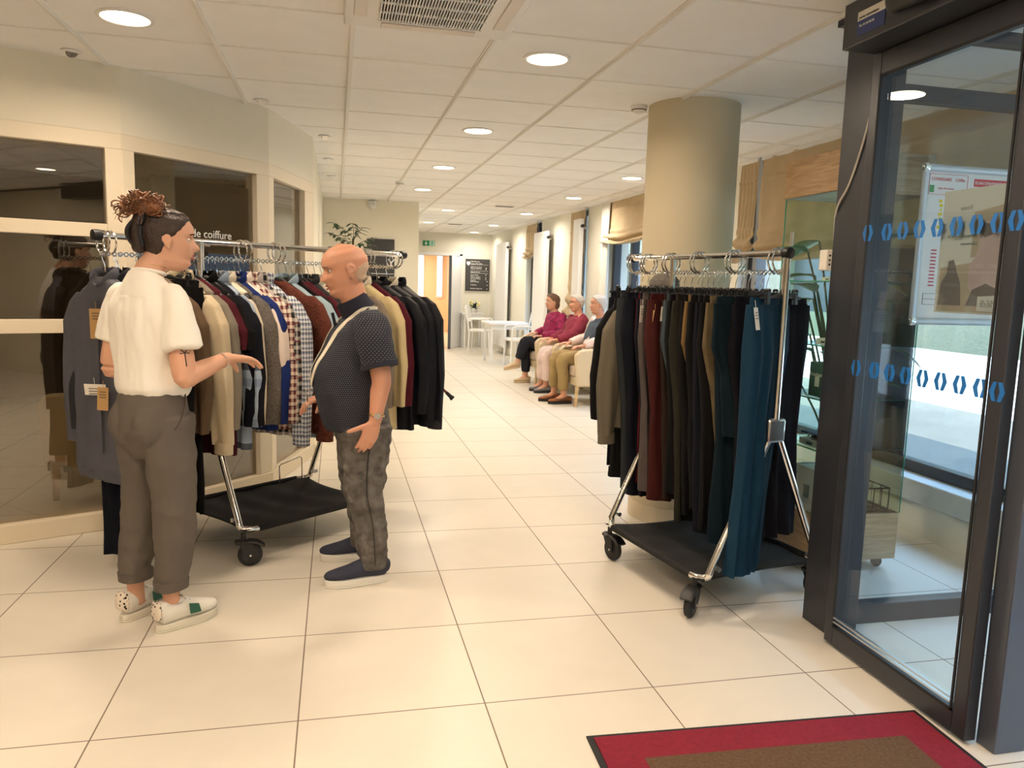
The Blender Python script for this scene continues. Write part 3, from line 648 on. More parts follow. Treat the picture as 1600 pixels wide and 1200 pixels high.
def rack(label, N, Fr, r0, r1, zr, cast, rings, legw=.33):
    """N, Fr ground mid points of the near and far frames; rail runs r0..r1 (metres along the axis from N)"""
    N = V(*N, 0); Fr = V(*Fr, 0); d = (Fr - N).normalized(); rz = math.atan2(d.y, d.x); L = (Fr - N).length
    t = thing('clothes_rack', label, 'clothes rack', N, rz, None)
    r = .0155; UPZ = .80
    for i, x in enumerate((0, L)):
        post = M(); post.cyl((x, 0, UPZ - .02), (x, 0, zr), .0165, 20); obj('post', post, CHROME, t)
        for s in (-1, 1):
            sx = -1 if i == 0 else 1
            g = M(); g.tube([(x, s * .018, UPZ + .03), (x, s * .02, UPZ - .02), (x, s * legw * .93, .25), (x, s * legw, .20), (x - sx * .01, s * legw * 1.02, .178), (x - sx * .045, s * legw * 1.09, .17), (x - sx * .09, s * legw * 1.13, .17)], r, 14, 0, 5)
            lg = obj('leg', g, CHROME, t)
            obj('bolt', M().cyl((x - .02 * sx, s * (legw - .035), .215), (x + .018 * sx, s * (legw - .035), .215), .011, 12), BRUSH, lg)
        g = M(); g.cbox((x, 0, UPZ), (.036, .095, .105)); obj('joint_plate', g, BRUSH, t, bevel=.012)
    rl = M(); rl.cyl((r0, 0, zr), (r1, 0, zr), .0145, 24); ra = obj('rail', rl, CHROME, t)
    for x in (r0, r1):
        s = -1 if x == r0 else 1
        obj('end_cap', M().lathe([(.012, -.02), (.023, -.018), (.025, 0), (.023, .018), (.012, .02)], 28, (x, 0, zr), Matrix.Rotation(PI / 2, 3, 'Y')), BLACK, ra)
    # side tubes of the tray and the cloth
    for s in (-1, 1): obj('tray_tube', M().cyl((.08, s * legw * 1.13, .17), (L - .08, s * legw * 1.13, .17), .0165, 18), MESHB, t)
    vs = []; fs = []; nu, nv = 24, 30
    for j in range(nv + 1):
        u = j / nv
        for i in range(nu + 1):
            v = i / nu * 2 - 1; sag = .035 * (1 - v * v) * (.35 + .65 * math.sin(PI * u)) + .004 * math.sin(u * 24 + v * 2)
            vs.append((.0 + u * (L) + (.05 * (1 - v * v)) * (1 - 2 * u), v * legw * 1.13, .172 - sag))
    for j in range(nv):
        for i in range(nu): a = j * (nu + 1) + i; fs.append((a, a + 1, a + nu + 2, a + nu + 1))
    tr = obj('tray', M().add(vs, fs), MESHB, t); sd = tr.modifiers.new('s', 'SOLIDIFY'); sd.thickness = .004
    for (x, y, a, pd) in cast: caster(t, (x * L + (.05 if x < .5 else -.05), y * legw * 1.13), a, pd)
    for x in rings:
        for dx in (-.014, .014):
            obj('hanging_ring', M().torus((x + dx, 0, zr - .03), .05, .0042, V(1, .12, 0), 32, 8), CHROME, ra)
    ch = M(); x = r0 + .02
    while x < r1 - .04:
        if r0 < 0 and x < rings[1] - .1 and False: pass
        ch.torus((x + .0, 0, zr - .078), .0085, .0028, V(0, 1, 0), 14, 6); ch.cbox((x + .014, 0, zr - .078), (.012, .003, .006)); x += .026
    obj('chain_strip', ch, CHROME, ra)
    return t, d, rz
lr, ld, lrz = rack('chrome clothes rack full of shirts and jackets between the woman and the man', (-.639, 3.998), (.03, 4.54), -.48, 1.34, 1.545,
     [(-.06, -1, math.radians(150), True), (.0, 1, math.radians(200), False), (1, -1, math.radians(-10), False), (1, 1, math.radians(20), True)], [-.44, .23, .43, .80, 1.05, 1.27], .29)
# right rack
rr, rd, rrz = rack('chrome clothes rack packed with trousers beside the sliding door', (1.825, 2.89), (1.685, 3.70), 0, 1.225, 1.547,
     [(0.0, 1, math.radians(-56), True), (.02, -1, math.radians(100), False), (1, 1, math.radians(10), True), (1, -1, math.radians(60), False)], [.05, .33, .60, .84, 1.05, 1.18], .29)
wb = M(); wb.tube([(-.26, 4.62, .17), (-.26, 4.62, .30), (-.25, 4.63, .31), (-.15, 4.75, .325), (-.14, 4.755, .315), (-.14, 4.76, .17)], .004, 8, 0, 1)
rk = wb.xf(Matrix.Translation(V(-.06, -.09, .0)))
rl_ = obj('tray_handle', rk.xf(lr.matrix_basis.inverted() if False else (Matrix.Translation(lr.location) @ Matrix.Rotation(lrz, 4, 'Z')).inverted()), CHROME, lr)

# ------------------------------------------------------------------ hangers and garments
def hook(b, z0=0):
    b.tube([(0, .012, -.008), (0, .010, .006), (0, 0, .0095), (0, -.010, .004), (0, -.012, -.012), (0, -.004, -.032), (0, 0, -.05), (0, 0, -.085)], .0017, 6, 0, 3)
def top_hanger_mesh():
    h = M(); hook(h); a = M(); a.sweep([(-.165, 0, -.178), (-.105, 0, -.140), (-.035, 0, -.098), (0, 0, -.086), (.035, 0, -.098), (.105, 0, -.140), (.165, 0, -.178)], [(.012, .009), (.009, .012), (.006, .014), (.007, .016), (.006, .014), (.009, .012), (.012, .009)], V(0, 1, 0), 12, 3, rnd_end=1)
    return h.mesh('hook', CHROME), a.mesh('shoulder_bar', BLACK)
def clip_hanger_mesh():
    h = M(); hook(h); a = M(); a.sweep([(-.17, 0, -.10), (-.05, 0, -.094), (0, 0, -.085), (.05, 0, -.094), (.17, 0, -.10)], [(.005, .006), (.005, .007), (.006, .012), (.005, .007), (.005, .006)], V(0, 1, 0), 10, 3, rnd_end=1)
    c = M(); c.cbox((0, .007, -.102), (.024, .006, .05)); c.cbox((0, -.007, -.102), (.024, .006, .05)); c.tube([(0, -.012, -.075), (0, -.009, -.068), (0, .009, -.068), (0, .012, -.075)], .006, 8)
    return h.mesh('hook', CHROME), a.mesh('clip_bar', BLACK), c.mesh('clip', BLACK)
TH = top_hanger_mesh(); CH = clip_hanger_mesh()
def hanger(kind, loc, rz, label, group):
    t = thing('clothes_hanger' if kind == 'top' else 'clip_hanger', label, 'hanger', loc, rz, group)
    if kind == 'top': obj('hook', TH[0], None, t) if False else None
    ms = TH if kind == 'top' else CH[:2]
    for m_ in ms:
        o = bpy.data.objects.new(m_.name.split('.')[0], m_); C.objects.link(o); o.parent = t
    if kind != 'top':
        for s in (-1, 1):
            o = bpy.data.objects.new('clip', CH[2]); C.objects.link(o); o.parent = t; o.location = (s * .12, 0, 0)
    return t
def cloth_loft(b, rows, ph, n=56, amp=.008, m=0, k1=9, drift=.0):
    """rows: (z, x centre, half width, half thickness, y centre)"""
    rows = [Vector(r[:4]).to_tuple() + (r[4] if len(r) > 4 else 0,) for r in rows]
    out = []; N = len(rows); SUB = 7
    for i in range(N - 1):
        for j in range(SUB):
            t = j / SUB; a, c = rows[i], rows[i + 1]; s = t * t * (3 - 2 * t) if False else t
            out.append([a[q] * (1 - s) + c[q] * s for q in range(5)])
    out.append(list(rows[-1]))
    vs = []; fs = []; z0 = out[0][0]; zl = out[-1][0]
    for i, (z, xc, w, th, yc) in enumerate(out):
        g = (z0 - z) / max(z0 - zl, 1e-6); A_ = amp * (.25 + g)
        for j in range(n):
            a = 2 * PI * j / n; ca, sa = math.cos(a), math.sin(a)
            ex = math.copysign(abs(ca) ** .8, ca); ey = math.copysign(abs(sa) ** .6, sa)
            x = xc + w * ex; u = w * ex
            fo = A_ * (math.sin(u * k1 * 6 + ph + g * 2.2) + .6 * math.sin(u * k1 * 11 + ph * 2.3 - g * 3) + 1.2 * noise.noise(V(u * 7 + ph, g * 4, ph)))
            y = yc + th * ey + fo * min(1, th / .012) + drift * g
            vs.append((x + .004 * noise.noise(V(ph, g * 6, a)), y, z))
    for i in range(len(out) - 1):
        for j in range(n):
            k = (j + 1) % n; fs.append((i * n + j, i * n + k, (i + 1) * n + k, (i + 1) * n + j))
    fs.append(tuple(range(n))[::-1]); fs.append(tuple((len(out) - 1) * n + j for j in range(n)))
    return b.add(vs, fs, m)
def ptag(parent, loc, rz, m=CARD, size=(.045, .075), name='price_tag'):
    b = M(); w, h = size; b.cbox((0, 0, -h / 2 - .03), (w, .0012, h)); b.tube([(0, 0, .0), (0, 0, -.035)], .0008, 5)
    o = obj(name, b, m, parent, loc=loc); o.rotation_euler = (rnd.uniform(-.2, .2), 0, rz)
    q = M(); 
    for k in range(3): q.cbox((0, -.0012, -.05 - k * .012), (w * .6, .0006, .003))
    obj('print', q, INK, o); return o
def top(loc, rz, m, label, L=.78, w=.235, th=.028, sleeve=.60, sm=None, collar=None, short=False, open_=False, ph=None, tags=(), cat='shirt', name='shirt', cuff=None, group='tops on the left rack', hem=None, lean=0):
    ph = rnd.uniform(0, 20) if ph is None else ph
    t = thing(name, label, cat, loc, rz, group)
    b = M(); zt = -.10
    cloth_loft(b, [(zt + .008, 0, .05, th * .8), (zt - .014, 0, .085, th), (zt - .05, 0, .145, th), (zt - .09, 0, w - .055, th * .9), (zt - .15, 0, w - .03, th * .95), (zt - .3, 0, w - .03, th * 1.15), (zt - L * .7, 0, w - .015, th * 1.2), (zt - L, 0, w, th * 1.1)], ph, 64, .008)
    obj('body', b, m, t, ang=60)
    for s in (-1, 1):
        l_ = .22 if short else sleeve; b = M(); y0 = rnd.uniform(-.01, .01)
        cloth_loft(b, [(zt - .065, s * (w - .085), .03, .02, 0), (zt - .105, s * (w - .05), .052, .032, y0), (zt - .2, s * (w - .005), .064, .038, y0), (zt - .1 - l_ * .6, s * (w + .022 + lean * .3 * s), .058, .036, y0 * 2), (zt - .1 - l_, s * (w + .018 + lean * s), .046 if not short else .06, .03, y0 * 2)], ph + s * 2, 40, .007)
        so_ = obj('sleeve', b, sm or m, t, ang=60)
        if cuff and not short:
            b = M(); b.sweep([(s * (w + .018 + lean * s), y0 * 2, zt - .1 - l_ + .01), (s * (w + .016 + lean * s), y0 * 2, zt - .1 - l_ - .045)], [(.049, .034)] * 2, V(1, 0, 0), 28, 3); obj('cuff', b, cuff, so_, ang=60)
    if collar:
        b = M(); b.sweep([(0, -.03, zt - .035), (.045, -.026, zt - .01), (.068, 0, zt + .022), (.045, .028, zt + .03), (0, .034, zt + .033), (-.045, .028, zt + .03), (-.068, 0, zt + .022), (-.045, -.026, zt - .01), (0, -.03, zt - .035)], [(.006, .022)] * 9, V(1, 0, 0), 10, 4, caps=False); obj('collar', b, collar, t, ang=60)
    if open_:
        b = M(); b.cbox((.0, -th * 1.35, zt - L * .5), (.012, .004, L * .8)); obj('placket', b, sm or m, t)
    if hem:
        b = M(); cloth_loft(b, [(zt - L + .005, 0, w + .002, th * 1.12), (zt - L - .05, 0, w - .015, th)], ph + 1, 64, .003); obj('ribbed_hem', b, hem, t, ang=60)
    for tg in tags: ptag(t, *tg)
    return t
def trousers(loc, rz, m, label, L=1.08, w=.20, th=.02, hemw=.105, ph=None, tags=(), band=None, cat='trousers', group='trousers on the right rack', swing=0, cuff=None, hw=None, xo=0):
    ph = rnd.uniform(0, 20) if ph is None else ph
    t = thing('trousers', label, cat, (loc[0] + xo, loc[1], loc[2]), rz, group); zt = -.10
    b = M(); cloth_loft(b, [(zt, 0, w - .02, th * .55), (zt - .045, 0, w - .018, th * .7)], ph, 56, .004); obj('waistband', b, band or m, t, ang=60)
    for s in (-1, 1):
        b = M(); hw_ = hw or hemw
        cloth_loft(b, [(zt - .03, s * (w * .46), w * .52, th * .75, s * .001), (zt - .22, s * (w * .46), w * .54, th * 1.25, s * .004), (zt - L * .55, s * (w * .40) + swing * .4, w * .40, th * 1.1, s * .008), (zt - L + .01, s * (w * .34) + swing, hw_ * .8, th * 1.0, s * .01)], ph + s * 1.7, 56, .011)
        lg = obj('trouser_leg', b, m, t, ang=60)
        if cuff: b = M(); cloth_loft(b, [(zt - L + .05, s * w * .34 + swing, hw_ * .83, th * 1.15, s * .01), (zt - L - .005, s * w * .34 + swing, hw_ * .83, th * 1.15, s * .01)], ph + s, 56, .004); obj('turn_up', b, cuff, lg, ang=60)
    for tg in tags: ptag(t, *tg)
    return t
def k_(r, g, b_, name, **kw):
    q = .80 if .3 * r + .6 * g + .1 * b_ < 120 else .95; r, g, b_ = r * q, g * q, b_ * q
    return mat('cloth_' + name, rgb(r, g, b_), kw.pop('rough', .9), bump=kw.pop('bump', .25), bscale=kw.pop('bscale', 160), var=kw.pop('var', .06), spec=.2, **kw)
CHB = k_(114, 115, 126, 'charcoal_blue', bscale=300, bump=.5); DKC = k_(58, 58, 64, 'dark_charcoal'); NAVY = k_(15, 18, 32, 'navy'); BLK = k_(14, 13, 14, 'black')
BEI = k_(206, 190, 160, 'beige'); BURG = k_(88, 22, 36, 'burgundy'); TAUP = k_(132, 118, 104, 'taupe'); LBL = k_(146, 164, 186, 'light_blue'); CRM = k_(228, 218, 196, 'cream')
TWD = mat('cloth_tweed', rgb(104, 98, 92), .95, bump=.8, bscale=200, var=.45, vscale=160); ROY = k_(34, 56, 130, 'royal_blue'); PWH = k_(236, 222, 212, 'pinkish_white'); RUST = mat('cloth_rust_knit', rgb(98, 46, 30), .95, bump=1, bscale=120, var=.22, vscale=70)
PIN = plaid('cloth_pinstripe', rgb(186, 178, 176), rgb(120, 112, 118), rgb(186, 178, 176), 70, 0, .3); MPL = plaid('cloth_maroon_plaid', rgb(232, 216, 200), rgb(96, 30, 40), rgb(60, 20, 30), 26, 26, .5)
BWP = plaid('cloth_black_plaid', rgb(200, 196, 190), rgb(26, 24, 26), rgb(120, 30, 40), 22, 22, .6); BPL = plaid('cloth_blue_plaid', rgb(216, 220, 224), rgb(64, 82, 120), rgb(30, 36, 56), 42, 42, .42)
STR = plaid('cloth_blue_striped', rgb(150, 166, 186), rgb(96, 112, 140), rgb(30, 34, 46), 0, 5, .2); SKY = k_(164, 186, 198, 'sky'); CHG = k_(62, 62, 66, 'charcoal'); GRNG = k_(134, 126, 112, 'stone'); DNV = k_(22, 25, 34, 'jacket_navy', rough=.6); MAR = k_(92, 20, 36, 'maroon')
def lp(t, z=1.545 - .086): return (-.60 + ld.x * t, 4.03 + ld.y * t, z)
LZ = lrz - PI / 2
GL_ = 'hangers on the left rack'
LT = [ # t, kind, material, options, label
 (-.50, 'top', CHB, dict(L=.86, w=.25, th=.036, sleeve=.66, collar=CHB, name='cardigan', cat='cardigan', hem=CHB, open_=True, tags=[((.02, -.085, -.53), .5, CARD, (.095, .05)), ((.07, -.075, -.54), .3, KRAFT, (.055, .10)), ((.045, -.08, -.20), .9, KRAFT, (.05, .13))]), 'charcoal blue wool cardigan at the left end of the rack'),
 (-.45, 'top', DKC, dict(L=.76, w=.24, collar=DKC, name='sweater', cat='sweater'), 'dark charcoal sweater just behind the charcoal blue cardigan'),
 (-.355, 'top', BLK, dict(L=.62, w=.23, name='jacket', cat='jacket', tags=[]), 'black jacket hanging behind the charcoal tops left of the woman'),
 (-.44, 'tr', NAVY, dict(L=1.29, w=.16, hw=.085), 'long navy trousers reaching nearly to the floor behind the woman'),
 (-.27, 'top', KRAFT and k_(120, 96, 72, 'brown'), dict(L=.66, w=.22, name='sweater', cat='sweater', tags=[]), 'brown sweater hidden behind the woman back'),
 (-.21, 'tr', BLK, dict(L=1.12, w=.2, hw=.13), 'black trousers hanging behind the woman down to the tray'),
 (-.155, 'top', BEI, dict(L=.70, w=.235, sleeve=.66, cuff=BEI, collar=BEI, name='cardigan', cat='cardigan', lean=.02), 'beige cardigan with sleeve showing right of the woman trousers'),
 (-.115, 'top', GRNG, dict(L=.66, w=.22), 'stone grey shirt beside the beige cardigan'),
 (-.075, 'top', BURG, dict(L=.84, w=.22, short=True, name='t_shirt', cat='t-shirt'), 'burgundy t-shirt right of the woman shoulder'),
 (-.035, 'top', BLK, dict(L=.62, w=.225, name='polo_shirt', cat='polo shirt', short=True, collar=BLK), 'black polo shirt behind the burgundy t-shirt'),
 (.0, 'top', NAVY, dict(L=.70, w=.235, name='sweater', cat='sweater'), 'navy sweater beside the striped light blue shirt'),
 (.035, 'top', STR, dict(L=.82, w=.225, collar=LBL), 'light blue shirt with a dark chest stripe and tan stripes'),
 (.07, 'top', CRM, dict(L=.6, w=.2, collar=CRM), 'cream shirt whose collar peeks out by the tweed jacket'),
 (.10, 'top', TWD, dict(L=.66, w=.235, th=.022, name='jacket', cat='jacket'), 'speckled grey tweed jacket left of the royal blue shirt'),
 (.135, 'top', ROY, dict(L=.74, w=.245, th=.026, collar=ROY), 'royal blue shirt in the middle of the rack'),
 (.165, 'top', PWH, dict(L=.6, w=.235, sleeve=.42, collar=PWH), 'pinkish white shirt by the woman fingers'),
 (.195, 'top', MPL, dict(L=.74, w=.25, collar=MPL), 'maroon and white checked shirt'),
 (.225, 'top', PIN, dict(L=.7, w=.235, collar=PIN), 'grey pinstriped shirt behind the maroon check shirt'),
 (.255, 'top', BWP, dict(L=.78, w=.245, collar=BWP), 'black and white checked shirt left of the blue check one'),
 (.29, 'top', BPL, dict(L=.72, w=.265, sleeve=.68, collar=BPL, cuff=BPL), 'blue and white checked shirt left of the rust sweater'),
 (.39, 'top', RUST, dict(L=.74, w=.275, th=.034, sleeve=.68, name='sweater', cat='sweater', cuff=RUST, hem=RUST), 'rust brown knitted sweater in the middle of the rack'),
 (.44, 'top', SKY, dict(L=.82, w=.28, th=.026, sleeve=.7, collar=SKY), 'pale sky blue overshirt right of the rust sweater'),
 (.475, 'top', BLK, dict(L=.74, w=.25, name='jacket', cat='jacket'), 'black jacket behind the pale blue overshirt'),
 (.51, 'top', BURG, dict(L=.68, w=.24, name='sweater', cat='sweater'), 'burgundy sweater right of the pale blue overshirt'),
 (.54, 'top', MAR, dict(L=.7, w=.25, name='sweater', cat='sweater'), 'dark maroon sweater between burgundy and charcoal tops'),
 (.58, 'top', CHG, dict(L=.74, w=.26, name='jacket', cat='jacket', collar=CHG), 'charcoal jacket left of the man chin'),
 (.625, 'top', CRM, dict(L=.72, w=.25, collar=CRM), 'off-white shirt hanging just in front of the man chest'),
 (.67, 'top', k_(96, 44, 30, 'chestnut'), dict(L=.72, w=.24, name='sweater', cat='sweater'), 'chestnut brown sweater hidden by the man chest'),
 (.74, 'top', NAVY, dict(L=.72, w=.25, name='jacket', cat='jacket'), 'navy jacket hidden behind the man shoulder'),
 (.82, 'top', TAUP, dict(L=.7, w=.25, name='jacket', cat='jacket'), 'taupe jacket hidden behind the man back'),
 (.95, 'top', k_(214, 196, 150, 'straw'), dict(L=.84, w=.25, name='jacket', cat='jacket', th=.035, collar=CRM), 'straw yellow jacket showing just behind the man neck'),
 (1.02, 'top', MAR, dict(L=.7, w=.25, name='sweater', cat='sweater'), 'maroon sweater behind the straw yellow jacket'),
 (1.08, 'top', DNV, dict(L=.86, w=.27, th=.045, name='jacket', cat='jacket', collar=DNV, open_=True, sleeve=.66), 'dark navy jacket directly behind the man back'),
 (1.16, 'top', DNV, dict(L=.84, w=.27, th=.05, name='jacket', cat='jacket', collar=CRM, sleeve=.7, cuff=DNV), 'dark navy quilted jacket with pale lining, second from the right end'),
 (1.235, 'top', DNV, dict(L=.82, w=.28, th=.06, name='jacket', cat='jacket', collar=DNV, sleeve=.72, cuff=CHG), 'dark navy hooded anorak at the right end of the rack'),
]
for t, kd, m_, op, lb in LT:
    rz = LZ + .24 + rnd.uniform(-.09, .09)
    if kd == 'top': top(lp(t), rz, m_, lb, **op)
    else: trousers(lp(t), rz, m_, lb, group='trousers on the left rack', **op)
    hanger('top' if kd == 'top' else 'clip', lp(t), rz, 'black hanger holding the ' + lb, GL_)
# cane hooked in the jackets
t = thing('walking_stick', 'brown wooden walking stick poking out below the navy jackets', 'walking stick', (.72, 4.86, .655))
obj('shaft', M().cyl((0, 0, 0), (-.40, .02, .38), .0085, 14), mat('mahogany', rgb(112, 52, 30), .35), t)
obj('rubber_tip', M().lathe([(.011, .04), (.013, .0), (.017, -.012), (.017, -.02)], 18, (0, 0, 0), V(.40, -.02, -.38).to_track_quat('-Z', 'Y').to_matrix()), RUBBER, t)
obj('handle', M().tube([(-.40, .02, .38), (-.44, .02, .415), (-.5, .02, .41), (-.53, .02, .37)], .011, 12, 0, 4), mat('mahogany', rgb(112, 52, 30), .35), t)

# right rack
def rp(t): t *= .86; return (1.825 + rd.x * t, 2.89 + rd.y * t, 1.547 - .086)
RZ = rrz - PI / 2 + PI
TEAL = k_(10, 58, 88, 'teal', rough=.7); DTL = k_(9, 32, 44, 'dark_teal'); DNJ = k_(11, 13, 24, 'dark_denim'); KHK = k_(118, 102, 74, 'khaki', var=.25, vscale=14); TAN = k_(146, 114, 68, 'tan')
OLV = k_(42, 41, 32, 'olive'); BJN = k_(78, 92, 102, 'blue_grey_denim', var=.15); DBR = k_(50, 36, 30, 'dark_brown'); BRK = k_(74, 24, 22, 'brick_maroon'); GMV = k_(100, 90, 88, 'grey_mauve'); SLT = k_(52, 58, 62, 'slate'); RED_ = k_(110, 20, 30, 'red'); GTP = k_(126, 117, 100, 'grey_taupe')
RT = [
 (.13, 'tr', DNJ, dict(L=1.08, w=.22, hw=.15, th=.026, swing=.05, xo=.03), 'dark navy bootcut jeans behind the near chrome post'),
 (.17, 'tr', DTL, dict(L=.62, w=.25, th=.02, hw=.13, swing=.04), 'dark teal shorts beside the near chrome post'),
 (.055, 'tr', TEAL, dict(yo=-.035, L=1.18, w=.165, th=.034, hw=.088, ph=3.1, swing=-.06, xo=-.055, tags=[((-.17, -.03, -.11), .2, CARD, (.05, .09))]), 'bright teal trousers hanging at the near end'),
 (.22, 'tr', DTL, dict(L=1.12, w=.2, th=.02), 'very dark teal trousers right behind the bright teal pair'),
 (.27, 'tr', KHK, dict(L=.72, w=.225, th=.022, hw=.07), 'khaki crumpled trousers peeking out left of the bright teal pair'),
 (.32, 'tr', BLK, dict(L=1.08, w=.22, th=.026), 'black trousers left of the khaki pair'),
 (.37, 'tr', NAVY, dict(L=1.1, w=.22, th=.026), 'navy trousers in the near half of the packed trouser rack'),
 (.42, 'tr', BLK, dict(L=1.0, w=.23, th=.024), 'black trousers right of the tan chinos'),
 (.47, 'tr', TAN, dict(L=.62, w=.21, th=.02, hw=.05), 'tan chinos with a narrow edge showing among black trousers'),
 (.515, 'tr', BLK, dict(L=1.05, w=.21, th=.024), 'black trousers left of the tan chinos'),
 (.56, 'tr', OLV, dict(L=1.1, w=.22, th=.024), 'dark olive trousers in the middle of the trouser rack'),
 (.61, 'tr', BLK, dict(L=.98, w=.22, th=.024), 'black trousers behind the dark olive pair'),
 (.66, 'tr', BJN, dict(L=.76, w=.22, th=.022), 'grey blue jeans right of the maroon trousers'),
 (.70, 'tr', DBR, dict(L=1.02, w=.21, th=.02, tags=[((-.2, -.02, -.13), .3, CARD, (.05, .07))]), 'dark brown trousers with white tag right of the maroon pair'),
 (.76, 'tr', BRK, dict(L=1.04, w=.25, th=.034, hw=.13, ph=5.5, tags=[((-.22, -.03, -.15), .2, mat('buff_card', rgb(226, 190, 128), .7), (.022, .08))]), 'brick maroon chinos with a buff tag at mid rack'),
 (.83, 'tr', BLK, dict(L=1.02, w=.22, th=.02), 'black trousers behind the brick maroon chinos'),
 (.88, 'tr', GMV, dict(L=1.02, w=.235, th=.03, hw=.125, tags=[((-.23, -.02, -.13), .3, CARD, (.035, .085))]), 'grey mauve drawstring trousers left of the brick maroon chinos'),
 (.94, 'tr', NAVY, dict(L=1.06, w=.22, th=.022), 'navy trousers between grey mauve and red lined pairs'),
 (.985, 'tr', RED_, dict(L=1.0, w=.20, th=.012), 'dark red trousers showing a thin strip between navy pairs'),
 (1.03, 'tr', NAVY, dict(L=1.08, w=.24, th=.03), 'navy elastic waist trousers right of the taupe sweater'),
 (1.09, 'tr', SLT, dict(L=1.06, w=.25, th=.026), 'slate grey tracksuit trousers behind the taupe sweater'),
 (1.15, 'top', GTP, dict(L=.72, w=.235, th=.03, sleeve=.66, cuff=GTP, name='sweater', cat='sweater', group='tops on the right rack'), 'grey taupe sweater near the far end of the trouser rack'),
 (1.22, 'tr', BLK, dict(L=1.0, w=.21, th=.03, hw=.15, cuff=BLK), 'wide black trousers with turn-ups at the far end of the rack'),
 (1.29, 'top', BLK, dict(L=.80, w=.20, th=.02, name='jacket', cat='jacket', group='tops on the right rack'), 'long black jacket at the far end of the trouser rack'),
 (1.35, 'tr', NAVY, dict(L=.98, w=.18, th=.018), 'navy trousers last at the rack far end'),
]
for t, kd, m_, op, lb in RT:
    rz = RZ + rnd.uniform(-.05, .05); 
    p = rp(t)
    if 'yo' in op: op = dict(op); p = (p[0], p[1] + op.pop('yo'), p[2]); rz += .34
    if kd == 'top': top(p, rz + PI, m_, lb, **op)
    else:
        op = dict(op); op['tags'] = [((-q[0][0], q[0][1], q[0][2]),) + tuple(q[1:]) for q in op.get('tags', ())] if False else op.get('tags', ())
        trousers(p, rz + PI, m_, lb, **op)
    hanger('top' if kd == 'top' else 'clip', p, rz + PI, ('black hanger holding the ' if kd == 'top' else 'clip hanger holding the ') + lb, 'hangers on the right rack')
solo('knitted_hat', M().lathe([(.085, 0), (.10, .02), (.098, .05), (.07, .085), (.02, .1)], 28).xf(Matrix.Scale(.8, 4)), TWD, 'grey patterned knitted hat lying on top of the hangers', 'hat', loc=(1.68, 3.78, 1.385))

# ------------------------------------------------------------------ glass cabinet
cb = thing('display_cabinet', 'tall glass display cabinet on a wooden base behind the trouser rack', 'display cabinet', (2.27, 3.22, 0))
cw, cdp = .50, .42
obj('base', M().box((0, 0, .06), (cw, cdp, .30)), WOODB, cb, bevel=.004)
obj('crown', M().box((-.01, -.01, 1.86), (cw + .01, cdp + .01, 2.05)), WOODB, cb, bevel=.004)
for n_, a, c in (('glass_side', (.0, 0, .30), (.006, cdp, 1.86)), ('glass_side', (cw - .006, 0, .30), (cw, cdp, 1.86)), ('glass_front', (.008, 0, .30), (cw - .008, .006, 1.86)), ('glass_back', (.008, cdp - .006, .30), (cw - .008, cdp, 1.86))):
    obj(n_, M().box(a, c), GLC, cb)
f = M()
for x in (0, cw): 
    for y in (0, cdp): f.box((x - .0022, y - .0022, .30), (x + .0022, y + .0022, 1.86))
obj('glass_edge', f, GREEN_EDGE, cb)
SH = (.62, .87, 1.13, 1.44)
for z in SH:
    s_ = obj('glass_shelf', M().box((.008, .01, z), (cw - .008, cdp - .01, z + .006)), GLC, cb)
    e_ = M(); e_.box((.006, .007, z), (cw - .006, .010, z + .006)).box((.006, .007, z), (.009, cdp - .01, z + .006)); obj('shelf_edge', e_, GREEN_EDGE, s_)
for x in (.06, cw - .06):
    for y in (.06, cdp - .06):
        f = M(); f.lathe([(.01, -.012), (.025, -.012), (.028, 0), (.025, .012), (.01, .012)], 20, (x, y, .028), R3y).cyl((x, y, .03), (x, y, .06), .014); obj('castor', f, BLACK, cb)
obj('lock', M().box((-.004, .33, 1.62), (.0, .36, 1.69)), BRUSH, cb)
bc = [(.05, .06, SH[1] + .006, .20, .12, .17, rgb(70, 100, 92), 'green product box with pale lettering on a cabinet shelf'),
      (.05, .05, SH[2] + .006, .12, .10, .03, rgb(226, 222, 210), 'flat cream box on the second cabinet shelf from the top'), (.20, .06, SH[2] + .006, .07, .07, .13, rgb(236, 236, 232), 'white upright carton in the cabinet behind the dark post'),
      (.04, .05, SH[3] + .006, .16, .08, .018, rgb(226, 220, 204), 'thin cream box on the top cabinet shelf'), (.16, .16, SH[3] + .006, .04, .04, .19, rgb(206, 190, 120), 'tall yellow carton on the top cabinet shelf'),
      (.04, .05, SH[0] + .006, .26, .16, .03, rgb(216, 212, 206), 'white flat box on the lowest glass shelf'), (.10, .08, SH[0] + .036, .17, .12, .024, rgb(150, 116, 90), 'brown flat case lying on the white box'),
      (.04, .04, SH[0] + .062, .22, .16, .012, rgb(52, 62, 100), 'dark blue booklet on the pile in the cabinet'),
      (.03, .03, .30, .16, .16, .22, rgb(190, 190, 194), 'pale grey carton on the cabinet floor'), (.14, .24, .30, .09, .14, .12, rgb(228, 228, 224), 'white printed carton at the bottom of the cabinet'),
      (.26, .2, SH[1] + .006, .16, .14, .05, rgb(230, 228, 220), 'white low carton beside the green product box')]
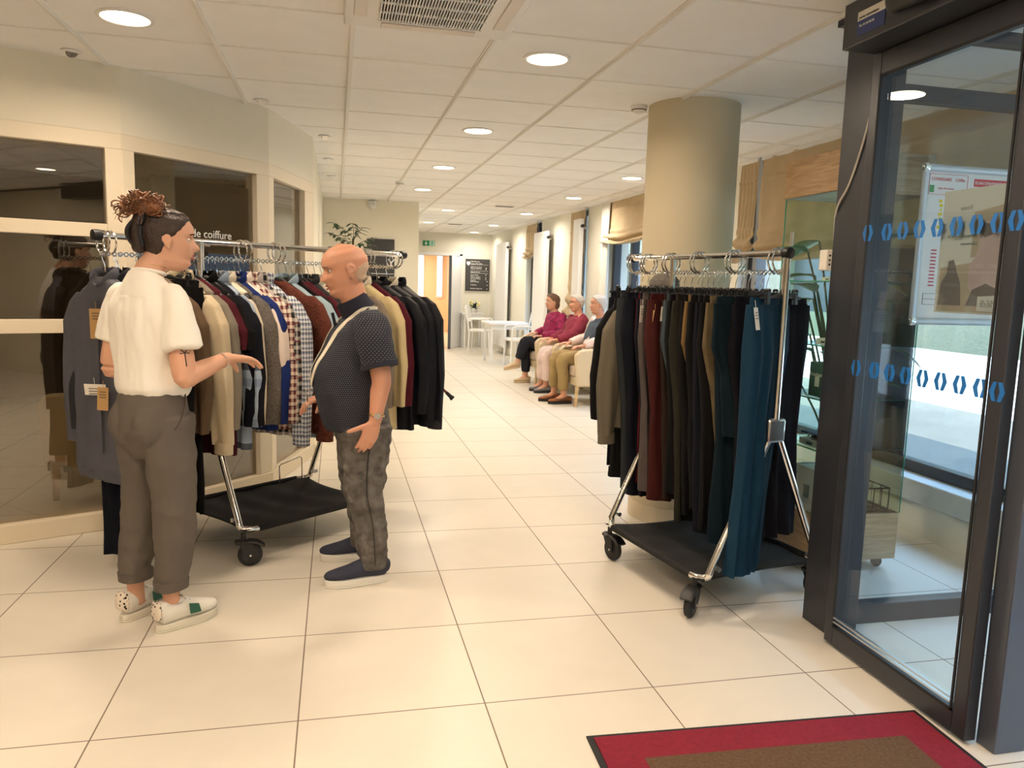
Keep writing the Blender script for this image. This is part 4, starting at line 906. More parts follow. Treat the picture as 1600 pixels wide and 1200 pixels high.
for i, (x, y, z, dx, dy, dz, c, lb) in enumerate(bc):
    o = obj('product_box', M().box((0, 0, 0), (dx, dy, dz)), mat('carton_%d' % i, c, .6), bevel=.002, loc=(2.27 + x, 3.22 + y, z)); tag(o, lb, 'box', 'boxes in the glass cabinet')
    obj('print_patch', M().box((dx * .2, -.0008, dz * .3), (dx * .5, .0, dz * .6)), SLATE if sum(c[:3]) > 1 else CARD, o)
    obj('print_patch', M().box((-.0008, dy * .3, dz * .3), (0, dy * .6, dz * .6)), SLATE if sum(c[:3]) > 1 else CARD, o)
    if i == 0: text('lettering', 'Rivadouce', .028, V(-.0015, dy * .98, dz * .6), basis(V(0, -1, 0), V(0, 0, 1)), CARD, o); text('lettering', 'Rivadouce', .032, V(.02, -.0015, dz * .6), rx, CARD, o)
bt = M().lathe([(.022, 0), (.024, .01), (.024, .08), (.01, .1), (.01, .12)], 20)
solo('bottle', bt, mat('clear_bottle', rgb(210, 226, 220), .1), 'small pale bottle standing on the top cabinet shelf', 'bottle', loc=(2.62, 3.32, SH[3] + .006))
b = M()
for k in range(7): b.tube([(2.3 + k * .06, 3.06, .34), (2.3 + k * .06, 3.06, .44), ], .003)
# wire basket in the vestibule light
t = thing('wire_basket', 'dark wire basket on the floor of the glass cabinet', 'basket', (2.505, 3.25, 0))
b = M()
for z in (.305, .42): b.tube([(0, 0, z), (.22, 0, z), (.22, .32, z), (0, .32, z), (0, 0, z)], .004)
for k in range(6): b.tube([(k * .044, 0, .305), (k * .044, 0, .42)], .003).tube([(k * .044, 0, .305), (k * .044, .32, .305)], .0025)
for k in range(6): b.tube([(0, k * .064, .42), (0, k * .064, .305), (.22, k * .064, .305), (.22, k * .064, .42)], .0025)
obj('grid', b, BLACK, t)
# ------------------------------------------------------------------ plants
def leaf(b, base, dirv, L, wd, droop=.4, m=0, seed=0):
    d = Vector(dirv).normalized(); s = d.cross(V(0, 0, 1)); s.normalize(); n_ = s.cross(d); nv = 9; vs = []; fs = []
    p = Vector(base); cur = d.copy()
    for i in range(nv + 1):
        t = i / nv; w_ = wd * math.sin(PI * min(1, t * .93 + .05)) ** .8 * (1 - .25 * t)
        vs += [p + s * w_ + n_ * w_ * .25, p.copy(), p - s * w_ + n_ * w_ * .25]
        cur = (cur + V(0, 0, -droop / nv)).normalized(); p = p + cur * L / nv
    for i in range(nv):
        a = i * 3; fs += [(a, a + 1, a + 4, a + 3), (a + 1, a + 2, a + 5, a + 4)]
    b.add(vs, fs, m); return p
def big_plant(loc, n, H0, H1, L, wd, label, seed, m=LEAF, pot=(.17, .34), name='potted_plant', spread=1.0):
    r = random.Random(seed); t = thing(name, label, 'plant', loc); pr_, ph_ = pot
    obj('pot', M().lathe([(pr_ * .75, 0), (pr_ * .8, .01), (pr_, ph_), (pr_ * .93, ph_), (pr_ * .9, ph_ - .03)], 28), mat('pot_dark', rgb(70, 62, 56), .6), t)
    st_, lf_ = M(), M()
    for i in range(n):
        a = i * 2.4 + r.uniform(-.3, .3); h = H0 + (H1 - H0) * (i + .5) / n; rr_ = r.uniform(.12, .24) * spread
        tip = V(math.cos(a) * rr_, math.sin(a) * rr_, h); st_.tube([(0, 0, ph_ - .05), (.02 * math.cos(a), .02 * math.sin(a), h * .65), tuple(tip)], .006, 6, 0, 4)
        leaf(lf_, tip, V(math.cos(a), math.sin(a), r.uniform(-.1, .5)), L * r.uniform(.7, 1.1), wd * r.uniform(.8, 1.1), r.uniform(.4, 1.1))
    obj('stem', st_, STEM, t); lo = obj('foliage', lf_, m, t, ang=80); lo['kind'] = 'stuff'; sd = lo.modifiers.new('s', 'SOLIDIFY'); sd.thickness = .0012
big_plant((2.84, 3.98, 0), 20, .85, 1.72, .30, .08, 'large green leafy plant standing behind the glass cabinet', 3)
t = thing('potted_ficus', 'slim ficus plant rising behind the man head', 'plant', (.16, 8.1, 0)); r = random.Random(5)
obj('pot', M().lathe([(.12, 0), (.13, .01), (.17, .38), (.16, .38), (.15, .35)], 28), mat('pot_dark', rgb(70, 62, 56), .6), t)
st_, lf_ = M(), M(); st_.tube([(0, 0, .34), (.01, 0, .9), (0, .01, 1.5), (.01, 0, 1.8)], .012, 8, 0, 4)
for i in range(13):
    a = i * 2.4; z0 = 1.45 + .03 * i; q = [V(0, 0, z0)]; d_ = V(math.cos(a), math.sin(a), .9).normalized()
    for k in range(5): q.append(q[-1] + d_ * .05); d_ = (d_ + V(r.uniform(-.2, .2), r.uniform(-.2, .2), -.1)).normalized()
    st_.tube(q, .003, 5, 0, 2)
    for p in q[2:]:
        for s_ in (-1, 1): leaf(lf_, p, V(math.cos(a + s_ * r.uniform(.6, 1.4)), math.sin(a + s_ * r.uniform(.6, 1.4)), r.uniform(-.3, .3)), r.uniform(.07, .11), r.uniform(.02, .03), .6)
obj('stem', st_, STEM, t); lo = obj('foliage', lf_, LEAFD, t, ang=80); lo['kind'] = 'stuff'
# ------------------------------------------------------------------ white table, chairs, console with flowers
def white_chair(loc, rz, label):
    t = thing('white_chair', label, 'chair', loc, rz, 'white wooden chairs by the far window')
    obj('seat', M().sweep([(0, 0, .44), (0, 0, .48)], [(.22, .21), (.22, .21)], V(1, 0, 0), 24, 1, e=5), WHITE, t, bevel=.008)
    for x, y in ((.19, .18), (.19, -.18), (-.19, .18), (-.19, -.18)): obj('leg', M().cyl((x, y, .44), (x * 1.12, y * 1.1, 0), .017, 12, r2=.012), WPAINT, t)
    b = M()
    for s in (-1, 1): b.tube([(-.20, s * .19, .44), (-.24, s * .2, .70), (-.28, s * .2, .90)], .016, 10, 0, 4)
    b.tube([(-.28, -.2, .90), (-.30, 0, .93), (-.28, .2, .90)], .018, 10, 0, 4).tube([(-.23, -.19, .62), (-.25, 0, .63), (-.23, .19, .62)], .012, 8, 0, 3)
    for y in (-.1, 0, .1): b.tube([(-.235, y, .63), (-.29, y, .92)], .008, 8)
    obj('backrest', b, WPAINT, t)
    for s in (-1, 1): obj('armrest', M().tube([(-.24, s * .2, .68), (.0, s * .25, .69), (.17, s * .23, .68), (.19, s * .2, .6), (.19, s * .18, .45)], .014, 10, 0, 4), WPAINT, t)
white_chair((2.80, 15.0, 0), math.radians(-20), 'white armchair beside the console table, left of the low white table')
white_chair((3.02, 12.6, 0), math.radians(185), 'white armchair right of the low white table by the window')
t = thing('white_table', 'square white table between the white chairs', 'table', (2.92, 13.3, 0), 0)
obj('top', M().box((-.36, -.36, .68), (.36, .36, .72)), WPAINT, t, bevel=.008)
obj('apron', M().box((-.31, -.31, .60), (.31, .31, .68)), WPAINT, t)
for x in (-.3, .3):
    for y in (-.3, .3): obj('leg', M().box((x - .022, y - .022, 0), (x + .022, y + .022, .6)), WPAINT, t)
t = thing('console_table', 'small white console table below the directory board', 'table', (2.86, 16.35, 0))
obj('top', M().box((-.24, -.2, .72), (.24, .2, .75)), WPAINT, t); obj('apron', M().box((-.2, -.17, .62), (.2, .17, .72)), WPAINT, t)
for x in (-.19, .19):
    for y in (-.16, .16): obj('leg', M().box((x - .02, y - .02, 0), (x + .02, y + .02, .62)), WPAINT, t)
t = thing('flower_arrangement', 'small bunch of yellow and white flowers on the console table', 'flowers', (2.90, 16.3, .75))
obj('vase', M().lathe([(.05, 0), (.07, .05), (.05, .1)], 20), WHITE, t); g = M(); y_ = M()
for i in range(26):
    a = rnd.uniform(0, 6.28); e = rnd.uniform(.1, 1.3); leaf(g, (0, 0, .09), V(math.cos(a) * math.cos(e), math.sin(a) * math.cos(e), math.sin(e)), .15, .025, .4)
for i in range(9): a = rnd.uniform(0, 6.28); y_.ell((.1 * math.cos(a), .1 * math.sin(a), .15 + rnd.uniform(0, .1)), (.028, .028, .024), None, 10, 6)
obj('foliage', g, LEAFD, t, ang=80)['kind'] = 'stuff'; obj('blossom', y_, mat('blossom', rgb(244, 236, 170), .7), t)['kind'] = 'stuff'
# armchairs
LEA = mat('beige_leather', rgb(214, 196, 164), .5, bump=.1, bscale=90); SEATM = mat('taupe_seat', rgb(196, 178, 160), .6, bump=.1)
def armchair(loc, rz, label, group='beige armchairs along the windows', wd=.33):
    t = thing('armchair', label, 'armchair', loc, rz, group)
    obj('seat', M().box((-.2, -.24, .34), (.30, .24, .47)), SEATM, t, bevel=.03)
    obj('seat_base', M().box((-.28, -.25, .24), (.28, .25, .34)), LEA, t, bevel=.01)
    b = M(); b.sweep([(-.23, 0, .28), (-.25, 0, .55), (-.27, 0, .86)], [(.055, .30), (.055, .31), (.045, .28)], V(1, 0, 0), 28, 5, rnd_end=.8, e=3); obj('backrest', b, LEA, t)
    for s in (-1, 1):
        b = M(); b.add([], []); T = Matrix.Translation(V(0, s * .325 + .0375, 0)) @ basis(V(1, 0, 0), V(0, 0, 1)).to_4x4()
        b.prism([(.28, .24), (.32, .60), (.26, .66), (-.12, .70), (-.28, .84), (-.28, .24)], .075, T); obj('arm_panel', b, LEA, t, bevel=.02)
    for x in (-.28, .26):
        for y in (-.29, .29): obj('leg', M().cyl((x, y, .24), (x * 1.05, y, 0), .026, 10, r2=.018), OAK, t)
armchair((2.96, 10.55, 0), math.radians(184), 'beige armchair holding the woman in the magenta top')
armchair((2.97, 9.62, 0), math.radians(180), 'beige armchair holding the person in the maroon top')
armchair((2.97, 8.66, 0), math.radians(180), 'beige armchair nearest the trouser rack holding the person in khaki trousers')
t = armchair((-1.28, 5.15, 0), math.radians(150), 'beige tub armchair with oak legs inside the salon behind the glass', 'salon furniture')
# ------------------------------------------------------------------ people
def tri(s, pts):
    if s <= pts[0][0]: return pts[0][1]
    for (a, x), (c, y) in zip(pts, pts[1:]):
        if s <= c:
            t = (s - a) / (c - a); t = t * t * (3 - 2 * t); return x + (y - x) * t
    return pts[-1][1]
XF = [(-1, .045), (-.9, .07), (-.72, .086), (-.58, .079), (-.45, .088), (-.3, .086), (-.15, .088), (.05, .085), (.15, .082), (.3, .091), (.5, .089), (.7, .076), (.86, .053), (1, .012)]
XB = [(-1, .0), (-.8, -.012), (-.6, -.045), (-.35, -.078), (0, -.1), (.3, -.106), (.6, -.094), (.85, -.06), (1, -.012)]
XW = [(-1, .026), (-.85, .044), (-.6, .058), (-.3, .067), (0, .072), (.3, .076), (.6, .069), (.85, .045), (1, .012)]
NS = [(-.34, 0), (-.26, .016), (-.18, .031), (-.1, .027), (.03, .016), (.16, .006), (.26, 0)]
def head(b, c, yaw, pitch=0, sc=1.0, male=False, nose=1.0, roll=0):
    R = (Matrix.Rotation(yaw, 4, 'Z') @ Matrix.Rotation(pitch, 4, 'Y') @ Matrix.Rotation(roll, 4, 'X')); T = Matrix.Translation(Vector(c)) @ R @ Matrix.Scale(sc, 4)
    n, k = 72, 64; vs = []; fs = []
    for i in range(k + 1):
        s = -1 + 2 * i / k; z = .115 * s; xf_, xb_, w = tri(s, XF), tri(s, XB), tri(s, XW)
        if male: w *= 1.05; xf_ += .004 * (s < -.6)
        for j in range(n):
            a = 2 * PI * j / n; ca, sa = math.cos(a), math.sin(a)
            y = w * math.copysign(abs(sa) ** .92, sa); x = (xf_ if ca > 0 else -xb_) * math.copysign(abs(ca) ** .85, ca)
            if ca > 0:
                x += nose * tri(s, NS) * math.exp(-(y / (.011 + .006 * max(0, -s * 3))) ** 2)
                x -= .012 * math.exp(-((abs(y) - .032) / .015) ** 2) * math.exp(-((s - .1) / .11) ** 2)
                x += .006 * math.exp(-(y / .022) ** 2) * (math.exp(-((s + .42) / .05) ** 2) + math.exp(-((s + .53) / .05) ** 2)) - .004 * math.exp(-(y / .022) ** 2) * math.exp(-((s + .475) / .025) ** 2)
                x += .004 * math.exp(-((abs(y) - .032) / .02) ** 2) * math.exp(-((s - .3) / .08) ** 2) + .005 * math.exp(-((abs(y) - .045) / .015) ** 2) * math.exp(-((s + .15) / .15) ** 2)
            vs.append(T @ V(x, y, z))
    for i in range(k):
        for j in range(n):
            q = (j + 1) % n; fs.append((i * n + j, i * n + q, (i + 1) * n + q, (i + 1) * n + j))
    fs.append(tuple(range(n))[::-1]); fs.append(tuple(k * n + j for j in range(n))); b.add(vs, fs)
    for s in (-1, 1):
        e = M(); Re = Matrix.Rotation(-.25, 3, 'Y') @ Matrix.Rotation(s * .35, 3, 'Z')
        e.ell((-.008, s * .077, .0), (.017, .007, .028), Re, 20, 14); e.torus((-.008, s * .083, .004), .0165, .0035, Re @ V(.1, s, 0), 22, 8)
        e.ell((-.002, s * .078, -.024), (.009, .007, .011)); b.add([T @ v for v in e.v], e.f)
    return T
HLINE = [(-1, -.2), (-.8, -.09), (-.62, -.045), (-.35, -.022), (-.05, -.008), (.08, .008), (.25, .026), (.45, .044), (.62, .058), (.78, .072), (.9, .2), (1, .2)]
def hair_cap(T, th=.009, hline=HLINE, male=False, low=-.72, amp=.0035, seed=1, top_=2):
    """a shell that follows the skull wherever hair grows and dips inside it elsewhere"""
    b = M(); n, k = 96, 80; vs = []; fs = []
    for i in range(k + 1):
        s = -1 + 2 * i / k; z = .115 * s; xf_, xb_, w = tri(s, XF), tri(s, XB), tri(s, XW) * (1.05 if male else 1)
        for j in range(n):
            a = 2 * PI * j / n; ca, sa = math.cos(a), math.sin(a)
            y = w * math.copysign(abs(sa) ** .92, sa); x = (xf_ if ca > 0 else -xb_) * math.copysign(abs(ca) ** .85, ca)
            m = (tri(s, hline) - x) / .014; m = max(0, min(1, m + .5)) * max(0, min(1, (s - low) / .1)) * max(0, min(1, (top_ - s) / .12))
            p = V(x, y, z); d = (p - V(-.01, 0, 0)).normalized(); st = noise.noise(V(a * 9 + seed, s * 3, seed)) * amp
            vs.append(T @ (p + d * (-.012 + m * (th + .012 + st))))
    for i in range(k):
        for j in range(n):
            q = (j + 1) % n; fs.append((i * n + j, i * n + q, (i + 1) * n + q, (i + 1) * n + j))
    fs.append(tuple(range(n))[::-1]); fs.append(tuple(k * n + j for j in range(n))); return b.add(vs, fs)
def face_bits(T, parent, eye=rgb(60, 40, 28), lip=rgb(176, 96, 86), brow=rgb(52, 34, 26)):
    b = M(); ir = M(); 
    for s in (-1, 1): b.ell((.0665, s * .032, .0115), (.010, .0125, .0068)); ir.ell((.0735, s * .032, .0115), (.0042, .0052, .0052))
    obj('eye', b.xf(T), mat('eye_white', rgb(226, 218, 210), .3), parent); obj('iris', ir.xf(T), mat('iris_%d' % int(eye[0] * 999), eye, .2), parent)
    b = M()
    for s in (-1, 1): b.tube([(.087, s * .014, .029), (.088, s * .03, .035), (.075, s * .05, .031)], .0024, 8, 0, 4)
    obj('eyebrow', b.xf(T), mat('brow_%d' % int(brow[0] * 999), brow, .9), parent)
    b = M()
    for dz in (-.0475, -.0605): b.sweep([(.076, -.024, -.054), (.0905, -.009, dz), (.0925, 0, dz), (.0905, .009, dz), (.076, .024, -.054)], [(.0015, .0015), (.0042, .005), (.004, .005), (.0042, .005), (.0015, .0015)], V(0, 0, 1), 10, 4)
    obj('lips', b.xf(T), mat('lips_%d' % int(lip[0] * 999), lip, .45), parent)
def hand(b, w, d, nrm, th, curl=.5, sc=1.0, spread=.12, tcurl=.3):
    """w wrist, d direction of the palm, nrm palm normal (the side fingers curl to), th side of the thumb"""
    w = Vector(w); d = Vector(d).normalized(); nrm = Vector(nrm); nrm = (nrm - d * nrm.dot(d)).normalized(); s = d.cross(nrm); s = s if s.dot(Vector(th)) > 0 else -s
    b.sweep([w - d * .03 * sc, w, w + d * .03 * sc, w + d * .065 * sc, w + d * .09 * sc], [Vector((.026, .020)) * sc, Vector((.027, .019)) * sc, Vector((.036, .017)) * sc, Vector((.041, .015)) * sc, Vector((.038, .012)) * sc], s, 20, 4, rnd_end=.6)
    for i, (o, L, r) in enumerate(((.030, .068, .0088), (.010, .077, .0090), (-.010, .071, .0086), (-.029, .056, .0078))):
        p = w + d * (.085 if i in (1, 2) else .078) * sc + s * o * sc; cur = (d + s * spread * (o / .03) * .8).normalized(); pts = [p - cur * .02 * sc, p]; rr = [r * sc, r * sc]
        for k, fr in enumerate((.45, .3, .25)):
            a = curl * (.5, .9, .7)[k] * (1 + .12 * i); cur = (cur * math.cos(a) + nrm * math.sin(a)).normalized(); p = p + cur * L * fr * sc; pts.append(p.copy()); rr.append(r * sc * (.95, .88, .72)[k])
        b.sweep(pts, rr, s, 12, 3, rnd_end=.9)
    p = w + d * .022 * sc + s * .022 * sc; cur = (d * .62 + s * .72 + nrm * .25).normalized(); pts = [p - cur * .015 * sc, p]; rr = [.014 * sc, .0135 * sc]
    for k, L in enumerate((.040, .032, .024)):
        cur = (cur + d * .35 * tcurl + nrm * .5 * tcurl).normalized(); p = p + cur * L * sc; pts.append(p.copy()); rr.append((.0115, .0105, .008)[k] * sc)
    b.sweep(pts, rr, nrm, 12, 3, rnd_end=.9)
def foot(b, heel, toe, z=.045, w=.043): pass
def shoe(parent, heel, toe, upper, sole, name='shoe', h=.075, w=.046, thick=.028, high=0.0, lift=0, opening=.03, tilt=0):
    """a shoe from heel to toe (floor points)"""
    h0 = V(*heel); t0 = V(*toe); d = (t0 - h0); L = d.length; d.normalize(); yaw = math.atan2(d.y, d.x)
    T = Matrix.Translation(h0) @ Matrix.Rotation(yaw, 4, 'Z') @ Matrix.Rotation(-math.asin(max(-1, min(1, d.z))), 4, 'Y')
    if name == 'shoe_low':
        pass
    b = M(); R_ = [(.012, 0, .3), (.06, 0, .72), (.25, 0, .86), (.5, 0, .92), (.72, .0, 1.08), (.88, 0, .95), (.97, 0, .55), (1.0, 0, .2)]
    b.sweep([(x * L, 0, thick + h * .5 * q) for x, q in ((.01, 1.0), (.06, 1.05), (.22, 1.05), (.42, 1.0), (.62, .72), (.8, .55), (.93, .45), (.985, .35))],
            [(w * k, h * .5 * q) for k, q in ((.55, .75), (.78, 1.0), (.84, 1.05), (.86, 1.0), (.98, .75), (.95, .58), (.68, .46), (.3, .3))], V(0, 1, 0), 28, 4, rnd_end=.5)
    up = fuse(b.xf(T), .004, 2); setm(up, upper); o = obj('shoe' if name == 'shoe_low' else name, up, None, parent)
    s_ = M(); out = []
    N_ = 40
    for i in range(N_):
        a = 2 * PI * i / N_; x = .5 + .5 * math.cos(a); wy = math.sin(a)
        ww = w * (.80 + .28 * max(0, min(1, (x - .3) / .45))) * (1.03); out.append((x * L * 1.015 - .004, math.copysign(abs(wy) ** .72, wy) * ww))
    for z0, z1, gr in ((0, thick * .35, 1.0), (thick * .35, thick + .006, 1.02)): s_.prism([(x, y * gr) for x, y in out], z1 - z0, Matrix.Translation(V(0, 0, z0)))
    obj('sole', s_.xf(T), sole, o, bevel=.003)
    return o, T, L
SKIN_W = mat('skin_light', rgb(212, 162, 134), .5, bump=.05, bscale=300, var=.04); SKIN_M = mat('skin_ruddy', rgb(204, 148, 120), .5, bump=.08, bscale=260, var=.06)
def skin_patch(mm): mm.node_tree.nodes['Principled BSDF'].inputs['Subsurface Weight'].default_value = .08; mm.node_tree.nodes['Principled BSDF'].inputs['Subsurface Radius'].default_value = (.02, .008, .004)
skin_patch(SKIN_W); skin_patch(SKIN_M)

# ---- the woman
wo_ = thing('person', 'woman with curly brown bun in white t-shirt and grey trousers talking by the clothes rack', 'person', (-.69, 3.19, 0), math.radians(52))
b = M(); TW = head(b, (.058, -.034, 1.512), math.radians(-40), math.radians(4), .98)
b.sweep([(-.015, 0, 1.33), (-.01, 0, 1.39), (.015, -.01, 1.43), (.035, -.022, 1.475)], [(.07, .075), (.052, .056), (.050, .052), (.052, .052)], V(1, 0, 0), 24, 4)
b.sweep([(0, 0, .84), (0, 0, .95), (.0, 0, 1.05), (-.005, 0, 1.2), (-.015, 0, 1.32), (-.015, 0, 1.38)], [(.075, .095), (.07, .095), (.07, .09), (.08, .11), (.045, .09), (.040, .05)], V(1, 0, 0), 28, 4, rnd_end=.6)
LSH, LEL, LWR = V(-.015, .14, 1.30), V(-.055, .165, 1.02), V(.13, .15, 1.0)
RSH, REL, RWR = V(-.02, -.14, 1.30), V(-.035, -.205, 1.005), V(.165, -.22, 1.065)
for sh, el, wr in ((LSH, LEL, LWR), (RSH, REL, RWR)):
    b.sweep([sh, sh.lerp(el, .3), sh.lerp(el, .75), el, el.lerp(wr, .12), el.lerp(wr, .45), wr], [.030, .036, .045, .041, .040, .036, .024], V(0, 0, 1), 20, 4, rnd_end=.8)
hand(b, RWR, V(.9, -.25, -.12), V(-.1, -.15, -1), V(.3, .9, .2), .35, .98, .15)
hand(b, LWR, V(.95, .1, .1), V(0, -1, -.2), V(0, 0, 1), .7, .98)
for s in (1, -1):
    hx = (0, s * .085)
    b.sweep([(0, s * .07, .86), (.01, s * .08, .65), (.0, s * .09, .46), (-.02, s * .10, .3), (-.035, s * .10, .14), (-.03, s * .10, .06)], [(.055, .05), (.060, .055), (.052, .05), (.05, .048), (.033, .031), (.036, .034)], V(1, 0, 0), 20, 4)
me = fuse(b, .005, 2); setm(me, SKIN_W); obj('body', me, None, wo_)
face_bits(TW, wo_)
# t-shirt
SHIRT = mat('white_cotton', rgb(248, 243, 232), .85, bump=.12, bscale=40)
b = M(); b.sweep([(-.0, 0, .925), (0, 0, .96), (-.005, 0, 1.04), (-.008, 0, 1.15), (-.015, 0, 1.25), (-.02, 0, 1.31), (-.02, 0, 1.35), (-.016, 0, 1.385)], [(.112, .134), (.122, .146), (.116, .142), (.120, .150), (.114, .158), (.088, .142), (.066, .10), (.055, .063)], V(1, 0, 0), 40, 5, e=2.3, rnd_end=.2)
for sh, el in ((LSH, LEL), (RSH, REL)):
    d = (el - sh); o_ = V(0, .01 if sh.y > 0 else -.01, 0)
    b.sweep([sh - V(0, sh.y * .25, -.012), sh + o_ * .5, sh + d * .22 + o_, sh + d * .45 + o_ * 1.2, sh + d * .63 + o_ * 1.3], [(.035, .04), (.048, .052), (.056, .062), (.060, .068), (.062, .071)], V(1, 0, 0), 32, 4, e=2.2, rnd_end=.15)
me = fuse(b, .0055, 4)
folds(me, .012, 9, 3.2, 2); folds(me, .006, 20, 8, 5, lambda p: 1 if p.z < 1.3 else .4); setm(me, SHIRT); ts = obj('t_shirt', me, None, wo_)
obj('neck_band', M().torus((-.008, 0, 1.392), .056, .007, V(.18, 0, 1), 36, 8), SHIRT, ts)
# trousers
GTR = mat('grey_trouser_cloth', rgb(98, 91, 84), .85, bump=.15, bscale=220, spec=.2)
b = M(); b.sweep([(0, 0, .70), (-.012, 0, .80), (-.012, 0, .88), (0, 0, .95)], [(.09, .11), (.126, .140), (.116, .136), (.100, .122)], V(1, 0, 0), 40, 5, rnd_end=.3, e=2.2)
b.ell((-.07, .062, .82), (.072, .072, .09)).ell((-.07, -.062, .82), (.072, .072, .09))
for s in (1, -1): b.sweep([(0, s * .070, .84), (.005, s * .078, .68), (.005, s * .088, .50), (-.01, s * .096, .34), (-.03, s * .10, .21), (-.033, s * .10, .18)], [(.106, .084), (.098, .080), (.082, .072), (.074, .066), (.062, .057), (.058, .053)], V(1, 0, 0), 32, 5, rnd_end=.1, e=2.3)
me = fuse(b, .0055, 3); folds(me, .011, 7, 6, 9, lambda p: .35 if p.z > .8 else 1); folds(me, .006, 14, 16, 3, lambda p: 1 if p.z < .75 else .2); setm(me, GTR); gt = obj('trousers', me, None, wo_)
obj('waistband', M().sweep([(0, 0, .925), (0, 0, .962)], [(.110, .132), (.106, .128)], V(1, 0, 0), 40, 2, e=2.2), GTR, gt)
for s in (1, -1):
    b = M(); b.sweep([(-.033, s * .10, .165), (-.033, s * .10, .20)], [(.064, .058), (.066, .060)], V(1, 0, 0), 32, 3, e=2.3); obj('rolled_hem', b, GTR, gt)
SEAM = mat('seam_dark', rgb(66, 58, 50), .9)
for s in (1, -1): obj('back_pocket', M().tube([(-.118, s * .03, .845), (-.126, s * .07, .848), (-.112, s * .115, .85)], .0022, 6, 0, 4), SEAM, gt)
obj('side_pocket', M().tube([(.03, -.132, .93), (.0, -.152, .86), (-.04, -.15, .80)], .003, 6, 0, 4), SEAM, gt)
WS = mat('white_trainer', rgb(232, 228, 218), .6, bump=.1); WSOL = mat('trainer_sole', rgb(226, 220, 204), .6); GRNP = mat('green_patch', rgb(34, 92, 74), .6)
LEO = mat('leopard_patch', rgb(226, 214, 198), .8)
nt = LEO.node_tree; tx = nt.nodes.new('ShaderNodeTexVoronoi'); tx.inputs['Scale'].default_value = 75; tc = nt.nodes.new('ShaderNodeTexCoord'); nt.links.new(tc.outputs['Object'], tx.inputs['Vector'])
rp_ = nt.nodes.new('ShaderNodeValToRGB'); rp_.color_ramp.interpolation = 'CONSTANT'; rp_.color_ramp.elements[0].color = rgb(30, 26, 26); rp_.color_ramp.elements[1].color = rgb(226, 214, 198); rp_.color_ramp.elements[1].position = .36
nt.links.new(tx.outputs['Distance'], rp_.inputs[0]); nt.links.new(rp_.outputs[0], nt.nodes['Principled BSDF'].inputs['Base Color'])
for (hl, tl) in (((-.095, -.088, 0), (.153, -.137, 0)), ((-.095, .105, 0), (.153, .125, 0))):
    so_, T, L = shoe(wo_, hl, tl, WS, WSOL, 'trainer', .092, .046, .026)
    for sd in (-1, 1):
        b = M(); b.prism([(.46, .055), (.60, .052), (.56, .10), (.44, .105)][::1] and [(L * .44, .055), (L * .62, .052), (L * .58, .088), (L * .42, .10)], .004, T @ Matrix.Translation(V(0, sd * .0475 + (.002 if sd < 0 else -.002) * -1, 0)) @ basis(V(1, 0, 0), V(0, 0, 1)).to_4x4()); obj('green_panel', b, GRNP, so_)
    b = M(); b.sweep([(.0, 0, .06), (-.001, 0, .09), (.002, 0, .118)], [(.012, .034), (.012, .035), (.01, .028)], V(1, 0, 0), 20, 3, rnd_end=.8).xf(T); obj('leopard_heel', b, LEO, so_)
    b = M()
    for k in range(5): b.tube([(L * (.42 + .07 * k), -.026, .112 - .010 * k), (L * (.42 + .07 * k), 0, .122 - .012 * k), (L * (.42 + .07 * k), .026, .112 - .010 * k)], .0035, 6, 0, 3)
    obj('lace', b.xf(T), WS, so_)
# hair: swept up cap, bun of curls, claw clip
HD = mat('dark_brown_hair', rgb(46, 30, 24), .45, bump=.6, bscale=120, var=.3, vscale=40); HB = mat('bronze_hair', rgb(126, 78, 44), .4, bump=.4, bscale=140, var=.45, vscale=30)
hr = obj('hair', hair_cap(TW), HD, wo_, ang=70)
obj('hair_roll', M().sweep([(-.10, 0, -.035), (-.112, 0, .02), (-.10, 0, .075), (-.075, 0, .105)], [(.03, .05), (.028, .055), (.03, .058), (.03, .05)], V(1, 0, 0), 24, 4, rnd_end=.8).xf(TW), HD, hr)
b = M(); r = random.Random(4)
b.ell((-.085, 0, .115), (.062, .062, .045), None, 24, 16)
core = b.xf(TW); obj('bun_core', core, HB, hr)
b = M()
for i in range(150):
    a = r.uniform(0, 6.28); e = r.uniform(-.5, 1.45); R0 = r.uniform(.05, .07); c0 = V(-.098 + R0 * 1.25 * math.cos(a) * math.cos(e), R0 * math.sin(a) * math.cos(e), .108 + .052 * math.sin(e))
    pts = []; ph = r.uniform(0, 6); cr_ = r.uniform(.008, .016); dr = V(r.uniform(-1, 1), r.uniform(-1, 1), r.uniform(-.5, .8)).normalized()
    for k in range(9): pts.append(c0 + dr * (k - 4) * .0065 + V(math.cos(ph + k * .9), math.sin(ph + k * .9), math.cos(ph * 2 + k * .8)) * cr_)
    b.tube(pts, r.uniform(.0016, .0032), 5, 0, 2)
for i in range(18):
    a = r.uniform(1.8, 4.5); c0 = V(-.09 + .055 * math.cos(a), .055 * math.sin(a), .115 + r.uniform(-.02, .05)); dr = V(math.cos(a), math.sin(a), r.uniform(-.6, .8)).normalized(); pts = [c0]
    for k in range(6): dr = (dr + V(r.uniform(-.6, .6), r.uniform(-.6, .6), -.25)).normalized(); pts.append(pts[-1] + dr * .012)
    b.tube(pts, .0009, 4, 0, 3)
bo = obj('curls', b.xf(TW), HB, hr); bo['kind'] = 'stuff'
b = M(); b.sweep([(-.125, -.0, .06), (-.143, -.0, .03), (-.140, 0, -.0), (-.125, 0, -.03)], [(.012, .03), (.012, .034), (.012, .032), (.006, .02)], V(1, 0, 0), 16, 4, rnd_end=.6)
b.tube([(-.09, -.05, .085), (-.10, -.065, .05), (-.10, -.068, .01), (-.09, -.06, -.03)], .006, 10, 0, 4); obj('claw_clip', b.xf(TW), BLACK, hr)
